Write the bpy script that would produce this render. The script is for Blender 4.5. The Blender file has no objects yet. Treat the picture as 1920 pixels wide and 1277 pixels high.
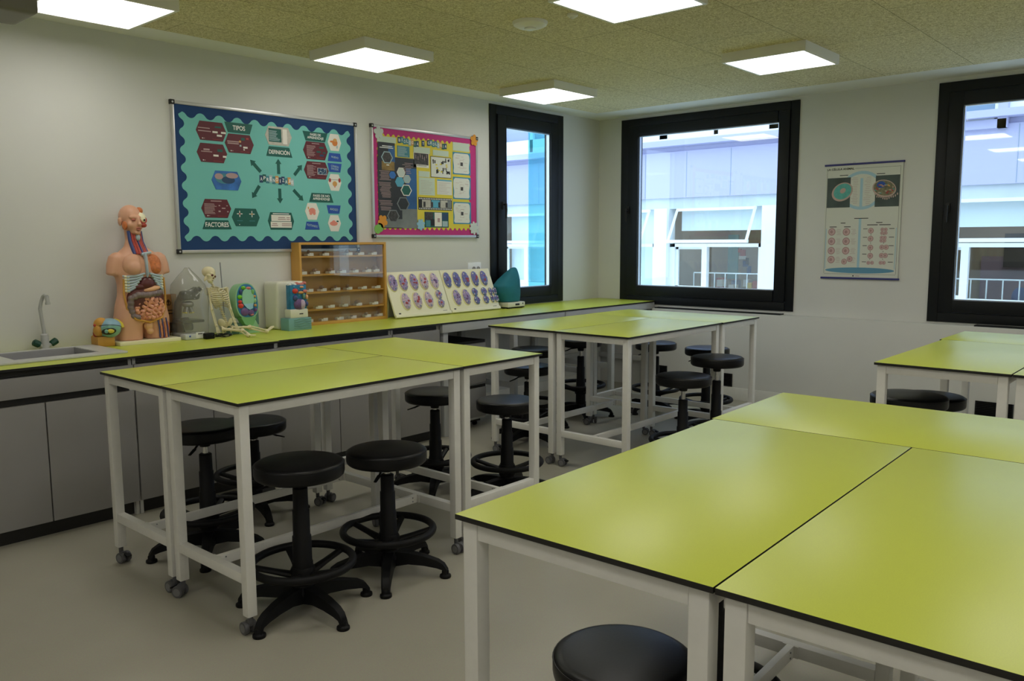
import bpy, bmesh, math, random
from mathutils import Matrix, Vector
random.seed(7)
sc = bpy.context.scene
COL = sc.collection
PI = math.pi

# ------------------------------------------------------------------ camera
cam_d = bpy.data.cameras.new('camera')
cam_d.sensor_width = 36.0
cam_d.lens = 1549.955 / 1920 * 36.0
cam_d.clip_start = 0.05
cam = bpy.data.objects.new('camera', cam_d)
COL.objects.link(cam)
right = Vector((0.66329003, -0.74834924, -0.00444469))
down = Vector((-0.09178036, -0.07545113, -0.99291666))
fwd = Vector((0.74271307, 0.65899965, -0.11872975))
mw = Matrix.Identity(4)
for i in range(3):
    mw[i][0] = right[i]; mw[i][1] = -down[i]; mw[i][2] = -fwd[i]
mw.translation = Vector((-7.19753837, -5.15553195, 1.47863416))
cam.matrix_world = mw
sc.camera = cam

# ------------------------------------------------------------------ world (overcast sky) and exposure
SKY_STRENGTH = 2.75
LAMP_STRENGTH = 7.4
LAMP_COLOR = (1.0, 0.97, 0.91, 1)
world = bpy.data.worlds.new('overcast_sky')
sc.world = world
world.use_nodes = True
bgn = world.node_tree.nodes['Background']
bgn.inputs[0].default_value = (0.66, 0.83, 1.0, 1)
bgn.inputs[1].default_value = SKY_STRENGTH
sc.view_settings.view_transform = 'Standard'
sc.view_settings.look = 'None'
sc.view_settings.gamma = 1.0
sc.view_settings.use_curve_mapping = False
sc.view_settings.exposure = 0.0

# ------------------------------------------------------------------ materials
def lin(r, g, b):
    def f(c):
        c /= 255.0
        return c / 12.92 if c <= 0.04045 else ((c + 0.055) / 1.055) ** 2.4
    return (f(r), f(g), f(b), 1.0)

M = {}
def mat(name, color, rough=0.5, metal=0.0, spec=0.5, noise=None, bump=None, coat=0.0):
    """noise = (scale, amount): gentle mottling of the colour; bump = (scale, strength)"""
    m = bpy.data.materials.new(name)
    m.use_nodes = True
    nt = m.node_tree
    p = nt.nodes['Principled BSDF']
    p.inputs['Base Color'].default_value = color
    p.inputs['Roughness'].default_value = rough
    p.inputs['Metallic'].default_value = metal
    p.inputs['Specular IOR Level'].default_value = spec
    if coat: p.inputs['Coat Weight'].default_value = coat
    if noise or bump:
        tc = nt.nodes.new('ShaderNodeTexCoord')
    if noise:
        n = nt.nodes.new('ShaderNodeTexNoise')
        n.inputs['Scale'].default_value = noise[0]
        n.inputs['Detail'].default_value = 4
        r = nt.nodes.new('ShaderNodeValToRGB')
        a = noise[1]
        r.color_ramp.elements[0].position = 0.3
        r.color_ramp.elements[1].position = 0.7
        r.color_ramp.elements[0].color = tuple(c * (1 - a) for c in color[:3]) + (1,)
        r.color_ramp.elements[1].color = tuple(min(1, c * (1 + a)) for c in color[:3]) + (1,)
        nt.links.new(tc.outputs['Object'], n.inputs['Vector'])
        nt.links.new(n.outputs['Fac'], r.inputs['Fac'])
        nt.links.new(r.outputs['Color'], p.inputs['Base Color'])
    if bump:
        n2 = nt.nodes.new('ShaderNodeTexNoise')
        n2.inputs['Scale'].default_value = bump[0]
        b = nt.nodes.new('ShaderNodeBump')
        b.inputs['Strength'].default_value = bump[1]
        b.inputs['Distance'].default_value = 0.002
        nt.links.new(tc.outputs['Object'], n2.inputs['Vector'])
        nt.links.new(n2.outputs['Fac'], b.inputs['Height'])
        nt.links.new(b.outputs['Normal'], p.inputs['Normal'])
    M[name] = m
    return m

def glass_mat(name, tint, refl=1.0, haze=0.0, haze_col=(0.8, 0.8, 0.8, 1)):
    """thin pane: see-through with Fresnel mirror reflection, optionally a little milky"""
    m = bpy.data.materials.new(name)
    m.use_nodes = True
    nt = m.node_tree
    for n in list(nt.nodes):
        if n.type != 'OUTPUT_MATERIAL': nt.nodes.remove(n)
    out = [n for n in nt.nodes if n.type == 'OUTPUT_MATERIAL'][0]
    tr = nt.nodes.new('ShaderNodeBsdfTransparent'); tr.inputs[0].default_value = tint
    gl = nt.nodes.new('ShaderNodeBsdfGlossy'); gl.inputs['Roughness'].default_value = 0.02
    gl.inputs[0].default_value = (refl, refl, refl, 1)
    lw = nt.nodes.new('ShaderNodeLayerWeight'); lw.inputs[0].default_value = 0.5
    pw = nt.nodes.new('ShaderNodeMath'); pw.operation = 'POWER'; pw.inputs[1].default_value = 5.0
    fr = nt.nodes.new('ShaderNodeMath'); fr.operation = 'MULTIPLY_ADD'; fr.inputs[1].default_value = 0.96; fr.inputs[2].default_value = 0.04
    nt.links.new(lw.outputs['Facing'], pw.inputs[0]); nt.links.new(pw.outputs[0], fr.inputs[0])
    mx = nt.nodes.new('ShaderNodeMixShader')
    nt.links.new(fr.outputs[0], mx.inputs[0])
    last = tr
    if haze > 0:
        df = nt.nodes.new('ShaderNodeBsdfDiffuse'); df.inputs[0].default_value = haze_col
        m2 = nt.nodes.new('ShaderNodeMixShader'); m2.inputs[0].default_value = haze
        nt.links.new(tr.outputs[0], m2.inputs[1]); nt.links.new(df.outputs[0], m2.inputs[2])
        last = m2
    nt.links.new(last.outputs[0], mx.inputs[1]); nt.links.new(gl.outputs[0], mx.inputs[2])
    nt.links.new(mx.outputs[0], out.inputs[0])
    M[name] = m
    return m

def emit_mat(name, color, strength):
    m = bpy.data.materials.new(name)
    m.use_nodes = True
    nt = m.node_tree
    p = nt.nodes['Principled BSDF']
    p.inputs['Base Color'].default_value = (0.8, 0.8, 0.8, 1)
    p.inputs['Emission Color'].default_value = color
    p.inputs['Emission Strength'].default_value = strength
    M[name] = m
    return m

mat('wall_paint', (0.69, 0.69, 0.66, 1), 0.7, noise=(3, 0.015), bump=(160, 0.05))
mat('plaster_white', (0.86, 0.86, 0.83, 1), 0.8)
mat('white_steel', (0.80, 0.79, 0.74, 1), 0.45, noise=(30, 0.02))
mat('lime_laminate', (0.56, 0.63, 0.068, 1), 0.33, spec=0.5, noise=(400, 0.03))
mat('black_core', (0.012, 0.011, 0.010, 1), 0.45)
mat('vinyl_black', (0.006, 0.006, 0.0065, 1), 0.36, spec=0.25, bump=(220, 0.08))
mat('plastic_black', (0.006, 0.006, 0.0065, 1), 0.5, spec=0.2, bump=(150, 0.05))
mat('chrome', (0.75, 0.75, 0.75, 1), 0.18, 1.0)
mat('steel_grey', (0.35, 0.35, 0.36, 1), 0.35, 1.0)
mat('caster_grey', (0.10, 0.10, 0.105, 1), 0.5)
mat('caster_hub', (0.19, 0.19, 0.195, 1), 0.5)
mat('cabinet_grey', (0.32, 0.31, 0.30, 1), 0.42, noise=(6, 0.02))
mat('cabinet_white', (0.6, 0.6, 0.57, 1), 0.5)
mat('desk_steel', (0.55, 0.56, 0.56, 1), 0.4)
mat('anthracite', (0.007, 0.0085, 0.010, 1), 0.45, spec=0.3)
mat('gasket', (0.004, 0.004, 0.005, 1), 0.6)
mat('bright_bead', (0.6, 0.65, 0.7, 1), 0.35, 0.8)
mat('sink_white', (0.56, 0.57, 0.56, 1), 0.3)
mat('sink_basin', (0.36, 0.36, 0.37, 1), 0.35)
mat('tap_grey', (0.50, 0.51, 0.50, 1), 0.35)
mat('tap_green', (0.004, 0.055, 0.032, 1), 0.4)
mat('alu', (0.55, 0.55, 0.54, 1), 0.35, 0.6)
mat('smoke_white', (0.88, 0.87, 0.83, 1), 0.4)
mat('lamp_frame', (0.85, 0.85, 0.82, 1), 0.45)
mat('projector_grey', (0.19, 0.18, 0.155, 1), 0.5)
mat('vent_black', (0.008, 0.009, 0.010, 1), 0.5)
glass_mat('window_glass', (0.93, 0.96, 0.96, 1), 1.0)
glass_mat('case_glass', (0.98, 0.985, 0.98, 1), 0.6)
glass_mat('teal_glass', (0.50, 0.86, 0.93, 1), 0.8, 0.22, (0.30, 0.75, 0.85, 1))
glass_mat('clear_plastic', (0.90, 0.90, 0.88, 1), 0.7, 0.21, (0.70, 0.70, 0.66, 1))
emit_mat('lamp_light', LAMP_COLOR, LAMP_STRENGTH)

def floor_mat():
    m = mat('floor_vinyl', (0.30, 0.285, 0.225, 1), 0.38, spec=0.4)
    nt = m.node_tree; p = nt.nodes['Principled BSDF']
    tc = nt.nodes.new('ShaderNodeTexCoord')
    n = nt.nodes.new('ShaderNodeTexNoise'); n.inputs['Scale'].default_value = 1.6; n.inputs['Detail'].default_value = 6
    n2 = nt.nodes.new('ShaderNodeTexNoise'); n2.inputs['Scale'].default_value = 260
    r = nt.nodes.new('ShaderNodeValToRGB')
    r.color_ramp.elements[0].position = 0.3; r.color_ramp.elements[0].color = (0.38, 0.36, 0.29, 1)
    r.color_ramp.elements[1].position = 0.7; r.color_ramp.elements[1].color = (0.43, 0.41, 0.335, 1)
    mx = nt.nodes.new('ShaderNodeMix'); mx.data_type = 'RGBA'; mx.blend_type = 'OVERLAY'
    mx.inputs[0].default_value = 0.18
    nt.links.new(tc.outputs['Object'], n.inputs['Vector']); nt.links.new(tc.outputs['Object'], n2.inputs['Vector'])
    nt.links.new(n.outputs['Fac'], r.inputs['Fac'])
    nt.links.new(r.outputs['Color'], mx.inputs[6]); nt.links.new(n2.outputs['Color'], mx.inputs[7])
    nt.links.new(mx.outputs[2], p.inputs['Base Color'])
floor_mat()

def woodwool_mat():
    m = mat('wood_wool_panel', (0.3, 0.25, 0.14, 1), 0.9, spec=0.1)
    nt = m.node_tree; p = nt.nodes['Principled BSDF']
    tc = nt.nodes.new('ShaderNodeTexCoord')
    n = nt.nodes.new('ShaderNodeTexNoise'); n.inputs['Scale'].default_value = 75; n.inputs['Detail'].default_value = 3
    n.inputs['Distortion'].default_value = 1.6
    n2 = nt.nodes.new('ShaderNodeTexNoise'); n2.inputs['Scale'].default_value = 1.1
    r = nt.nodes.new('ShaderNodeValToRGB')
    r.color_ramp.elements[0].position = 0.36; r.color_ramp.elements[0].color = (0.50, 0.43, 0.23, 1)
    r.color_ramp.elements[1].position = 0.62; r.color_ramp.elements[1].color = (0.90, 0.83, 0.58, 1)
    br = nt.nodes.new('ShaderNodeTexBrick')
    br.inputs['Scale'].default_value = 1.0
    br.inputs['Brick Width'].default_value = 1.2; br.inputs['Row Height'].default_value = 0.6
    br.inputs['Mortar Size'].default_value = 0.0035; br.inputs['Mortar Smooth'].default_value = 0.4
    br.inputs['Color1'].default_value = (1, 1, 1, 1); br.inputs['Color2'].default_value = (0.93, 0.93, 0.93, 1)
    br.inputs['Mortar'].default_value = (0.55, 0.55, 0.5, 1)
    mx = nt.nodes.new('ShaderNodeMix'); mx.data_type = 'RGBA'; mx.blend_type = 'MULTIPLY'; mx.inputs[0].default_value = 1
    bp = nt.nodes.new('ShaderNodeBump'); bp.inputs['Strength'].default_value = 0.5; bp.inputs['Distance'].default_value = 0.004
    nt.links.new(tc.outputs['Object'], n.inputs['Vector']); nt.links.new(tc.outputs['Object'], br.inputs['Vector'])
    nt.links.new(n.outputs['Fac'], r.inputs['Fac'])
    nt.links.new(r.outputs['Color'], mx.inputs[6]); nt.links.new(br.outputs['Color'], mx.inputs[7])
    nt.links.new(mx.outputs[2], p.inputs['Base Color'])
    nt.links.new(n.outputs['Fac'], bp.inputs['Height']); nt.links.new(bp.outputs['Normal'], p.inputs['Normal'])
woodwool_mat()

# ------------------------------------------------------------------ mesh builder
class MB:
    def __init__(self):
        self.v = []; self.f = []; self.mi = []
    def add(self, vs, fs, mi=0, xf=None):
        o = len(self.v)
        for p in vs:
            p = Vector(p)
            self.v.append(xf @ p if xf else p)
        for k, f in enumerate(fs):
            self.f.append(tuple(i + o for i in f))
            self.mi.append(mi[k] if isinstance(mi, (list, tuple)) else mi)
    def box(self, c, s, mi=0, rot=None, bev=0.0, top=None):
        bm = bmesh.new()
        bmesh.ops.create_cube(bm, size=1.0)
        for v in bm.verts:
            v.co = Vector((v.co.x * s[0], v.co.y * s[1], v.co.z * s[2]))
        if bev > 0:
            bmesh.ops.bevel(bm, geom=list(bm.edges), offset=bev, segments=2, profile=0.6, affect='EDGES')
        bm.normal_update()
        xf = Matrix.Translation(Vector(c))
        if rot: xf = xf @ rot
        vs = [v.co.copy() for v in bm.verts]
        bm.verts.index_update()
        fs = [[v.index for v in f.verts] for f in bm.faces]
        ml = [(top if (top is not None and f.normal.z > 0.9) else mi) for f in bm.faces]
        bm.free()
        self.add(vs, fs, ml, xf)
        return self
    def tube(self, pts, r, n=8, mi=0, caps=True, flat=1.0):
        pts = [Vector(p) for p in pts]
        rs = r if isinstance(r, (list, tuple)) else [r] * len(pts)
        o = len(self.v)
        t0 = (pts[1] - pts[0]).normalized()
        up = Vector((0, 0, 1)) if abs(t0.z) < 0.9 else Vector((1, 0, 0))
        a = t0.cross(up).normalized()
        vs = []
        for i, p in enumerate(pts):
            t = (pts[min(i + 1, len(pts) - 1)] - pts[max(i - 1, 0)]).normalized()
            a = (a - t * a.dot(t))
            a = a.normalized() if a.length > 1e-6 else t.orthogonal().normalized()
            b = t.cross(a)
            for k in range(n):
                ang = 2 * PI * k / n
                vs.append(p + (a * math.cos(ang) + b * math.sin(ang) * flat) * rs[i])
        fs = []
        for i in range(len(pts) - 1):
            for k in range(n):
                fs.append((i * n + k, i * n + (k + 1) % n, (i + 1) * n + (k + 1) % n, (i + 1) * n + k))
        if caps:
            fs.append(tuple(range(n - 1, -1, -1)))
            fs.append(tuple((len(pts) - 1) * n + k for k in range(n)))
        self.add(vs, fs, mi)
        return self
    def lathe(self, prof, n=24, mi=0, xf=None):
        vs = []; fs = []
        for r, z in prof:
            for k in range(n):
                a = 2 * PI * k / n
                vs.append((r * math.cos(a), r * math.sin(a), z))
        for i in range(len(prof) - 1):
            for k in range(n):
                fs.append((i * n + k, i * n + (k + 1) % n, (i + 1) * n + (k + 1) % n, (i + 1) * n + k))
        fs.append(tuple(range(n - 1, -1, -1)))
        fs.append(tuple((len(prof) - 1) * n + k for k in range(n)))
        self.add(vs, fs, mi, xf)
        return self
    def ell(self, c, r, mi=0, rot=None, n=16, h=10):
        vs = [(0, 0, -r[2])]; fs = []
        for i in range(1, h):
            ph = -PI / 2 + PI * i / h
            for k in range(n):
                a = 2 * PI * k / n
                vs.append((r[0] * math.cos(ph) * math.cos(a), r[1] * math.cos(ph) * math.sin(a), r[2] * math.sin(ph)))
        vs.append((0, 0, r[2]))
        for k in range(n): fs.append((0, 1 + (k + 1) % n, 1 + k))
        for i in range(h - 2):
            for k in range(n):
                fs.append((1 + i * n + k, 1 + i * n + (k + 1) % n, 1 + (i + 1) * n + (k + 1) % n, 1 + (i + 1) * n + k))
        l = len(vs) - 1; b = 1 + (h - 2) * n
        for k in range(n): fs.append((l, b + k, b + (k + 1) % n))
        xf = Matrix.Translation(Vector(c))
        if rot: xf = xf @ rot
        self.add(vs, fs, mi, xf)
        return self
    def torus(self, c, R, r, n=36, m=8, mi=0, rot=None):
        vs = []; fs = []
        for i in range(n):
            a = 2 * PI * i / n
            for k in range(m):
                b = 2 * PI * k / m
                vs.append(((R + r * math.cos(b)) * math.cos(a), (R + r * math.cos(b)) * math.sin(a), r * math.sin(b)))
        for i in range(n):
            for k in range(m):
                j = (i + 1) % n; l = (k + 1) % m
                fs.append((i * m + k, j * m + k, j * m + l, i * m + l))
        xf = Matrix.Translation(Vector(c))
        if rot: xf = xf @ rot
        self.add(vs, fs, mi, xf)
        return self
    def plate(self, poly, y0, y1, mi=0, side=None):
        """polygon in the xz plane given counter-clockwise seen from -y; y0 is the front (smaller y)"""
        n = len(poly)
        vs = [(x, y0, z) for x, z in poly] + [(x, y1, z) for x, z in poly]
        fs = [tuple(range(n)), tuple(range(2 * n - 1, n - 1, -1))]
        ml = [mi, mi]
        for k in range(n):
            j = (k + 1) % n
            fs.append((k, n + k, n + j, j)); ml.append(mi if side is None else side)
        self.add(vs, fs, ml)
        return self
    def rect(self, x, z, w, h, y0, y1, mi=0):
        return self.plate([(x - w / 2, z - h / 2), (x + w / 2, z - h / 2), (x + w / 2, z + h / 2), (x - w / 2, z + h / 2)], y0, y1, mi)
    def mesh(self, name, mats, smooth=35):
        me = bpy.data.meshes.new(name)
        me.from_pydata([tuple(p) for p in self.v], [], self.f)
        for m in mats: me.materials.append(M[m] if isinstance(m, str) else m)
        me.polygons.foreach_set('material_index', self.mi)
        if smooth:
            me.polygons.foreach_set('use_smooth', [True] * len(me.polygons))
            me.set_sharp_from_angle(angle=math.radians(smooth))
        me.update()
        return me
    def build(self, name, mats, parent=None, loc=(0, 0, 0), rot=(0, 0, 0), smooth=35, label=None):
        if isinstance(mats, str): mats = [mats]
        return link(name, self.mesh(name, mats, smooth), parent, loc, rot, label)

def link(name, me, parent=None, loc=(0, 0, 0), rot=(0, 0, 0), label=None):
    o = bpy.data.objects.new(name, me)
    COL.objects.link(o)
    o.parent = parent
    o.location = loc; o.rotation_euler = rot
    if label: o['label'] = label
    return o

def tag(o, label, cat, group=None, kind=None):
    o['label'] = label; o['category'] = cat
    if group: o['group'] = group
    if kind: o['kind'] = kind
    return o

def thing(name, label, cat, loc=(0, 0, 0), rz=0.0, group=None, kind=None):
    o = bpy.data.objects.new(name, None)
    o.empty_display_size = 0.1
    COL.objects.link(o)
    o.location = loc; o.rotation_euler = (0, 0, rz)
    return tag(o, label, cat, group, kind)

KIDS = {}
def copy_tree(o, parent=None):
    c = o.copy(); COL.objects.link(c)
    if parent is not None: c.parent = parent
    for ch in list(o.children): copy_tree(ch, c)
    return c

def blob(mb, voxel, smooth=6, factor=0.6, planar=None):
    """melt overlapping closed shapes into one continuous surface"""
    me = mb.mesh('blob_source', [], 0)
    o = bpy.data.objects.new('blob_source', me); COL.objects.link(o)
    r = o.modifiers.new('r', 'REMESH'); r.mode = 'VOXEL'; r.voxel_size = voxel
    s = o.modifiers.new('s', 'SMOOTH'); s.iterations = smooth; s.factor = factor
    dg = bpy.context.evaluated_depsgraph_get()
    out = bpy.data.meshes.new_from_object(o.evaluated_get(dg))
    bpy.data.objects.remove(o); bpy.data.meshes.remove(me)
    out.polygons.foreach_set('use_smooth', [True] * len(out.polygons))
    return out

def blob_obj(name, mb, voxel, material, parent=None, loc=(0, 0, 0), rot=(0, 0, 0), smooth=6, label=None):
    me = blob(mb, voxel, smooth); me.name = name
    me.materials.clear(); me.materials.append(M[material])
    return link(name, me, parent, loc, rot, label)

def text_mesh(s, width=None, height=0.02, material=None, bold=0.0, align='CENTER', spacing=0.95):
    cu = bpy.data.curves.new('lettering', 'FONT')
    cu.body = s; cu.size = 1.0; cu.align_x = align; cu.align_y = 'CENTER'
    cu.offset = bold; cu.extrude = 0.0; cu.space_line = spacing
    o = bpy.data.objects.new('lettering', cu); COL.objects.link(o)
    dg = bpy.context.evaluated_depsgraph_get()
    me = bpy.data.meshes.new_from_object(o.evaluated_get(dg))
    bpy.data.objects.remove(o); bpy.data.curves.remove(cu)
    xs = [v.co.x for v in me.vertices]; ys = [v.co.y for v in me.vertices]
    w = max(xs) - min(xs); h = max(ys) - min(ys)
    cx = (max(xs) + min(xs)) / 2 if align == 'CENTER' else min(xs)
    cy = (max(ys) + min(ys)) / 2
    sy = height / h; sx = (width / w) if width else sy
    for v in me.vertices: v.co = Vector(((v.co.x - cx) * sx, (v.co.y - cy) * sy, 0))
    me.materials.clear(); me.materials.append(M[material])
    return me

def text(name, s, parent, loc, width, height, material, tilt=0.0, rot=None, bold=0.02, align='CENTER'):
    me = text_mesh(s, width, height, material, bold, align); me.name = name
    return link(name, me, parent, loc, rot or (PI / 2, tilt, 0))

# ------------------------------------------------------------------ room shell
CEIL = 2.715
def struct(name, mb, mats, label, cat, smooth=0):
    o = mb.build(name, mats, smooth=smooth)
    return tag(o, label, cat, kind='structure')

XF, YR = -9.6, -7.6          # far ends of the room behind the camera
W1 = (-1.685, -0.622, 0.885, 2.700)      # window in left wall: x0,x1,z0,z1
W2 = (-2.139, -0.2825, 0.845, 2.695)     # windows in back wall: y0,y1,z0,z1
W3 = (-5.115, -3.25, 0.828, 2.690)
mb = MB(); mb.box(((XF + 0.3) / 2, YR / 2 + 0.15, -0.1), (-XF + 0.9, -YR + 0.9, 0.2))
struct('floor', mb, ['floor_vinyl'], 'grey beige vinyl floor of the classroom', 'floor')
mb = MB(); mb.box(((XF) / 2, YR / 2, CEIL + 0.1), (-XF + 0.6, -YR + 0.6, 0.18))
struct('ceiling', mb, ['plaster_white'], 'white plaster border of the ceiling along the walls', 'ceiling')
mb = MB(); mb.box(((XF + 0.4 - 0.50) / 2, (YR + 0.4 - 0.325) / 2, CEIL + 0.003), (-0.50 - XF - 0.4, -0.325 - YR - 0.4, 0.018))
struct('ceiling_panel', mb, ['wood_wool_panel'], 'brown wood wool acoustic panels covering the ceiling', 'ceiling')

def wall_with_holes(name, along, lo, hi, holes, thick, label):
    """along 'x': wall at y=0..thick ; along 'y': wall at x=0..thick"""
    mb = MB(); zt = CEIL + 0.12
    def seg(a, b, z0, z1):
        if along == 'x': mb.box(((a + b) / 2, thick / 2, (z0 + z1) / 2), (b - a, thick, z1 - z0))
        else: mb.box((thick / 2, (a + b) / 2, (z0 + z1) / 2), (thick, b - a, z1 - z0))
    cur = lo
    for (a, b, z0, z1) in sorted(holes):
        seg(cur, a, 0, zt); seg(a, b, 0, z0); seg(a, b, z1, zt); cur = b
    seg(cur, hi, 0, zt)
    return struct(name, mb, ['wall_paint'], label, 'wall')
wall_with_holes('wall_left', 'x', XF, 0.11, [W1], 0.11, 'white wall with the two bulletin boards')
wall_with_holes('wall_back', 'y', YR, 0.0, [W2, W3], 0.11, 'white wall with the two large dark windows')
mb = MB(); mb.box((XF / 2, YR - 0.1, 1.4), (-XF + 0.5, 0.2, 2.8)); struct('wall_right', mb, ['wall_paint'], 'white wall on the far side behind the camera', 'wall')
mb = MB(); mb.box((XF - 0.1, YR / 2, 1.4), (0.2, -YR + 0.1, 2.8)); struct('wall_front', mb, ['wall_paint'], 'white wall behind the camera', 'wall')

LEDGE_Z, LEDGE_X = 0.815, -0.12
mb = MB(); mb.box((LEDGE_X / 2, (YR - 0.745) / 2, LEDGE_Z / 2), (-LEDGE_X, -0.745 - YR, LEDGE_Z), bev=0.004)
struct('trim_1', mb, ['wall_paint'], 'white boxed ledge running below the back windows', 'ledge', smooth=35)
mb = MB(); mb.box((LEDGE_X - 0.006, (YR - 0.76) / 2, 0.058), (0.012, -0.76 - YR, 0.116), bev=0.003)
struct('baseboard_back', mb, ['white_steel'], 'white skirting board under the back windows', 'baseboard', smooth=35)
mb = MB(); mb.box((-1.46, -0.007, 0.05), (2.9, 0.014, 0.10), bev=0.003)
struct('baseboard_left', mb, ['white_steel'], 'white skirting board under the wall desk', 'baseboard', smooth=35)

def grille(y0, y1, label):
    t = thing('air_grille', label, 'vent', (-0.066, (y0 + y1) / 2, LEDGE_Z))
    w = y1 - y0
    mb = MB(); mb.box((0, 0, 0.0015), (0.085, w, 0.003)); mb.build('backing', 'vent_black', t)
    mb = MB()
    for k in range(5): mb.box((-0.034 + k * 0.017, 0, 0.006), (0.006, w, 0.008))
    mb.box((0, -w / 2, 0.006), (0.085, 0.008, 0.01)); mb.box((0, w / 2, 0.006), (0.085, 0.008, 0.01))
    mb.build('slats', 'vent_black', t)
grille(-2.06, -0.77, 'dark linear air grille in the ledge under the middle window')
grille(-5.05, -3.62, 'dark linear air grille in the ledge behind the far green tables')

def wall_vent(y0, y1, z0, z1, label):
    t = thing('wall_vent', label, 'vent', (LEDGE_X, (y0 + y1) / 2, (z0 + z1) / 2), -PI / 2)
    w, h = y1 - y0, z1 - z0
    mb = MB(); mb.box((0, -0.004, 0), (w, 0.008, h), bev=0.002); mb.build('backing', 'vent_black', t)
    mb = MB()
    r = Matrix.Rotation(math.radians(35), 4, 'X')
    for k in range(9): mb.box((0, -0.010, -h / 2 + h * (k + 0.5) / 9), (w - 0.016, 0.002, h / 9), rot=r)
    mb.build('louvres', 'plastic_black', t)
wall_vent(-3.92, -3.66, 0.128, 0.245, 'black louvred wall vent behind the far green tables')
wall_vent(-1.63, -1.42, 0.122, 0.243, 'black wall vent beside the tall stool under the middle window')
wall_vent(-0.93, -0.80, 0.14, 0.25, 'small black wall vent near the desk corner')

# ------------------------------------------------------------------ windows
def window(name, w, h, glass, handle, loc, rz, label, bead_right=False):
    """local: x along the wall, y outward (+y is outside), z up from sill; glass=(x0,x1,z0,z1)"""
    t = thing(name, label, 'window', loc, rz, kind='structure')
    def ring(mb, x0, x1, z0, z1, t_l, t_r, t_b, t_t, y0, y1, mi=0, bev=0.003):
        ym, yd = (y0 + y1) / 2, y1 - y0
        mb.box(((x0 + x0 + t_l) / 2, ym, (z0 + z1) / 2), (t_l, yd, z1 - z0), mi, bev=bev)
        mb.box(((x1 + x1 - t_r) / 2, ym, (z0 + z1) / 2), (t_r, yd, z1 - z0), mi, bev=bev)
        mb.box(((x0 + x1) / 2, ym, z0 + t_b / 2), (x1 - x0 - t_l - t_r, yd, t_b), mi, bev=bev)
        mb.box(((x0 + x1) / 2, ym, z1 - t_t / 2), (x1 - x0 - t_l - t_r, yd, t_t), mi, bev=bev)
    gx0, gx1, gz0, gz1 = glass
    ox, ob, ot = gx0 * 0.42, gz0 * 0.42, (h - gz1) * 0.42
    oxr = (w - gx1) * 0.42
    mb = MB(); ring(mb, 0, w, 0, h, ox, oxr, ob, ot, -0.012, 0.09)
    mb.build('frame', 'anthracite', t)
    mb = MB(); ring(mb, ox + 0.004, w - oxr - 0.004, ob + 0.004, h - ot - 0.004, gx0 - ox - 0.004, w - oxr - gx1 - 0.004, gz0 - ob - 0.004, h - ot - gz1 - 0.004, -0.026, 0.06)
    s = mb.build('sash', 'anthracite', t)
    mb = MB(); ring(mb, gx0, gx1, gz0, gz1, 0.007, 0.007, 0.007, 0.007, -0.004, 0.03, bev=0)
    mb.build('glazing_bead', 'bright_bead', s)
    mb = MB(); mb.box(((gx0 + gx1) / 2, 0.02, (gz0 + gz1) / 2), (gx1 - gx0 - 0.004, 0.004, gz1 - gz0 - 0.004))
    mb.build('pane', 'window_glass', s)
    hx, hz = handle
    mb = MB(); mb.box((hx, -0.031, hz), (0.032, 0.010, 0.075), bev=0.004)
    mb.tube([(hx, -0.03, hz + 0.01), (hx, -0.062, hz + 0.01)], 0.010, 10)
    mb.tube([(hx, -0.062, hz + 0.018), (hx, -0.066, hz - 0.04), (hx, -0.064, hz - 0.115)], [0.011, 0.010, 0.008], 10)
    mb.build('handle', 'gasket', s)
    return t
window('window_1', W1[1] - W1[0], W1[3] - W1[2], (-1.4765 - W1[0], -0.829 - W1[0], 1.045 - W1[2], 2.510 - W1[2]),
       (0.155, 0.92), (W1[0], 0, W1[2]), 0, 'narrow dark framed window beside the boards')
# on the back wall local +x runs towards -y, local +y towards +x
window('window_2', W2[1] - W2[0], W2[3] - W2[2], (-0.2825 + 0.4925, -0.2825 + 1.958, 1.028 - W2[2], 2.520 - W2[2]),
       (0.10, 0.945), (0, W2[1], W2[2]), -PI / 2, 'large dark framed window beside the room corner')
window('window_3', W3[1] - W3[0], W3[3] - W3[2], (0.185, 1.68, 1.005 - W3[2], 2.505 - W3[2]),
       (0.115, 0.90), (0, W3[1], W3[2]), -PI / 2, 'large dark framed window beside the animal cell chart')

# ------------------------------------------------------------------ ceiling lamps and fittings
def lamp(x, y, label):
    t = thing('ceiling_light', label, 'ceiling light', (x, y, CEIL - 0.006), group='square ceiling lights')
    O, I, H = 0.565, 0.530, 0.062
    mb = MB()
    for sx, sy, lx, ly in ((1, 0, 0.018, O), (-1, 0, 0.018, O), (0, 1, O - 0.036, 0.018), (0, -1, O - 0.036, 0.018)):
        mb.box((sx * (O - 0.018) / 2, sy * (O - 0.018) / 2, -H / 2), (lx, ly, H))
    mb.box((0, 0, -0.004), (O - 0.02, O - 0.02, 0.008))
    mb.build('frame', 'lamp_frame', t)
    mb = MB(); mb.box((0, 0, -H + 0.008), (I, I, 0.006)); mb.build('diffuser', 'lamp_light', t)
lamp(-5.330, -0.720, 'square ceiling light at the corner above the sink')
lamp(-3.647, -0.800, 'square ceiling light above the bulletin boards')
lamp(-1.827, -0.800, 'square ceiling light above the narrow window')
lamp(-1.754, -2.728, 'square ceiling light above the middle window and poster')
lamp(-3.625, -2.765, 'square ceiling light next to the round smoke detector')
for i, (x, y) in enumerate([(-5.4, -2.75), (-7.2, -2.75), (-1.75, -4.68), (-3.6, -4.7), (-5.4, -4.7), (-7.2, -4.7), (-1.75, -6.6), (-3.6, -6.6), (-5.4, -6.6), (-7.2, -6.6), (-8.9, -2.75), (-8.9, -5.5)]):
    lamp(x, y, 'square ceiling light out of the picture behind the camera')

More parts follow.
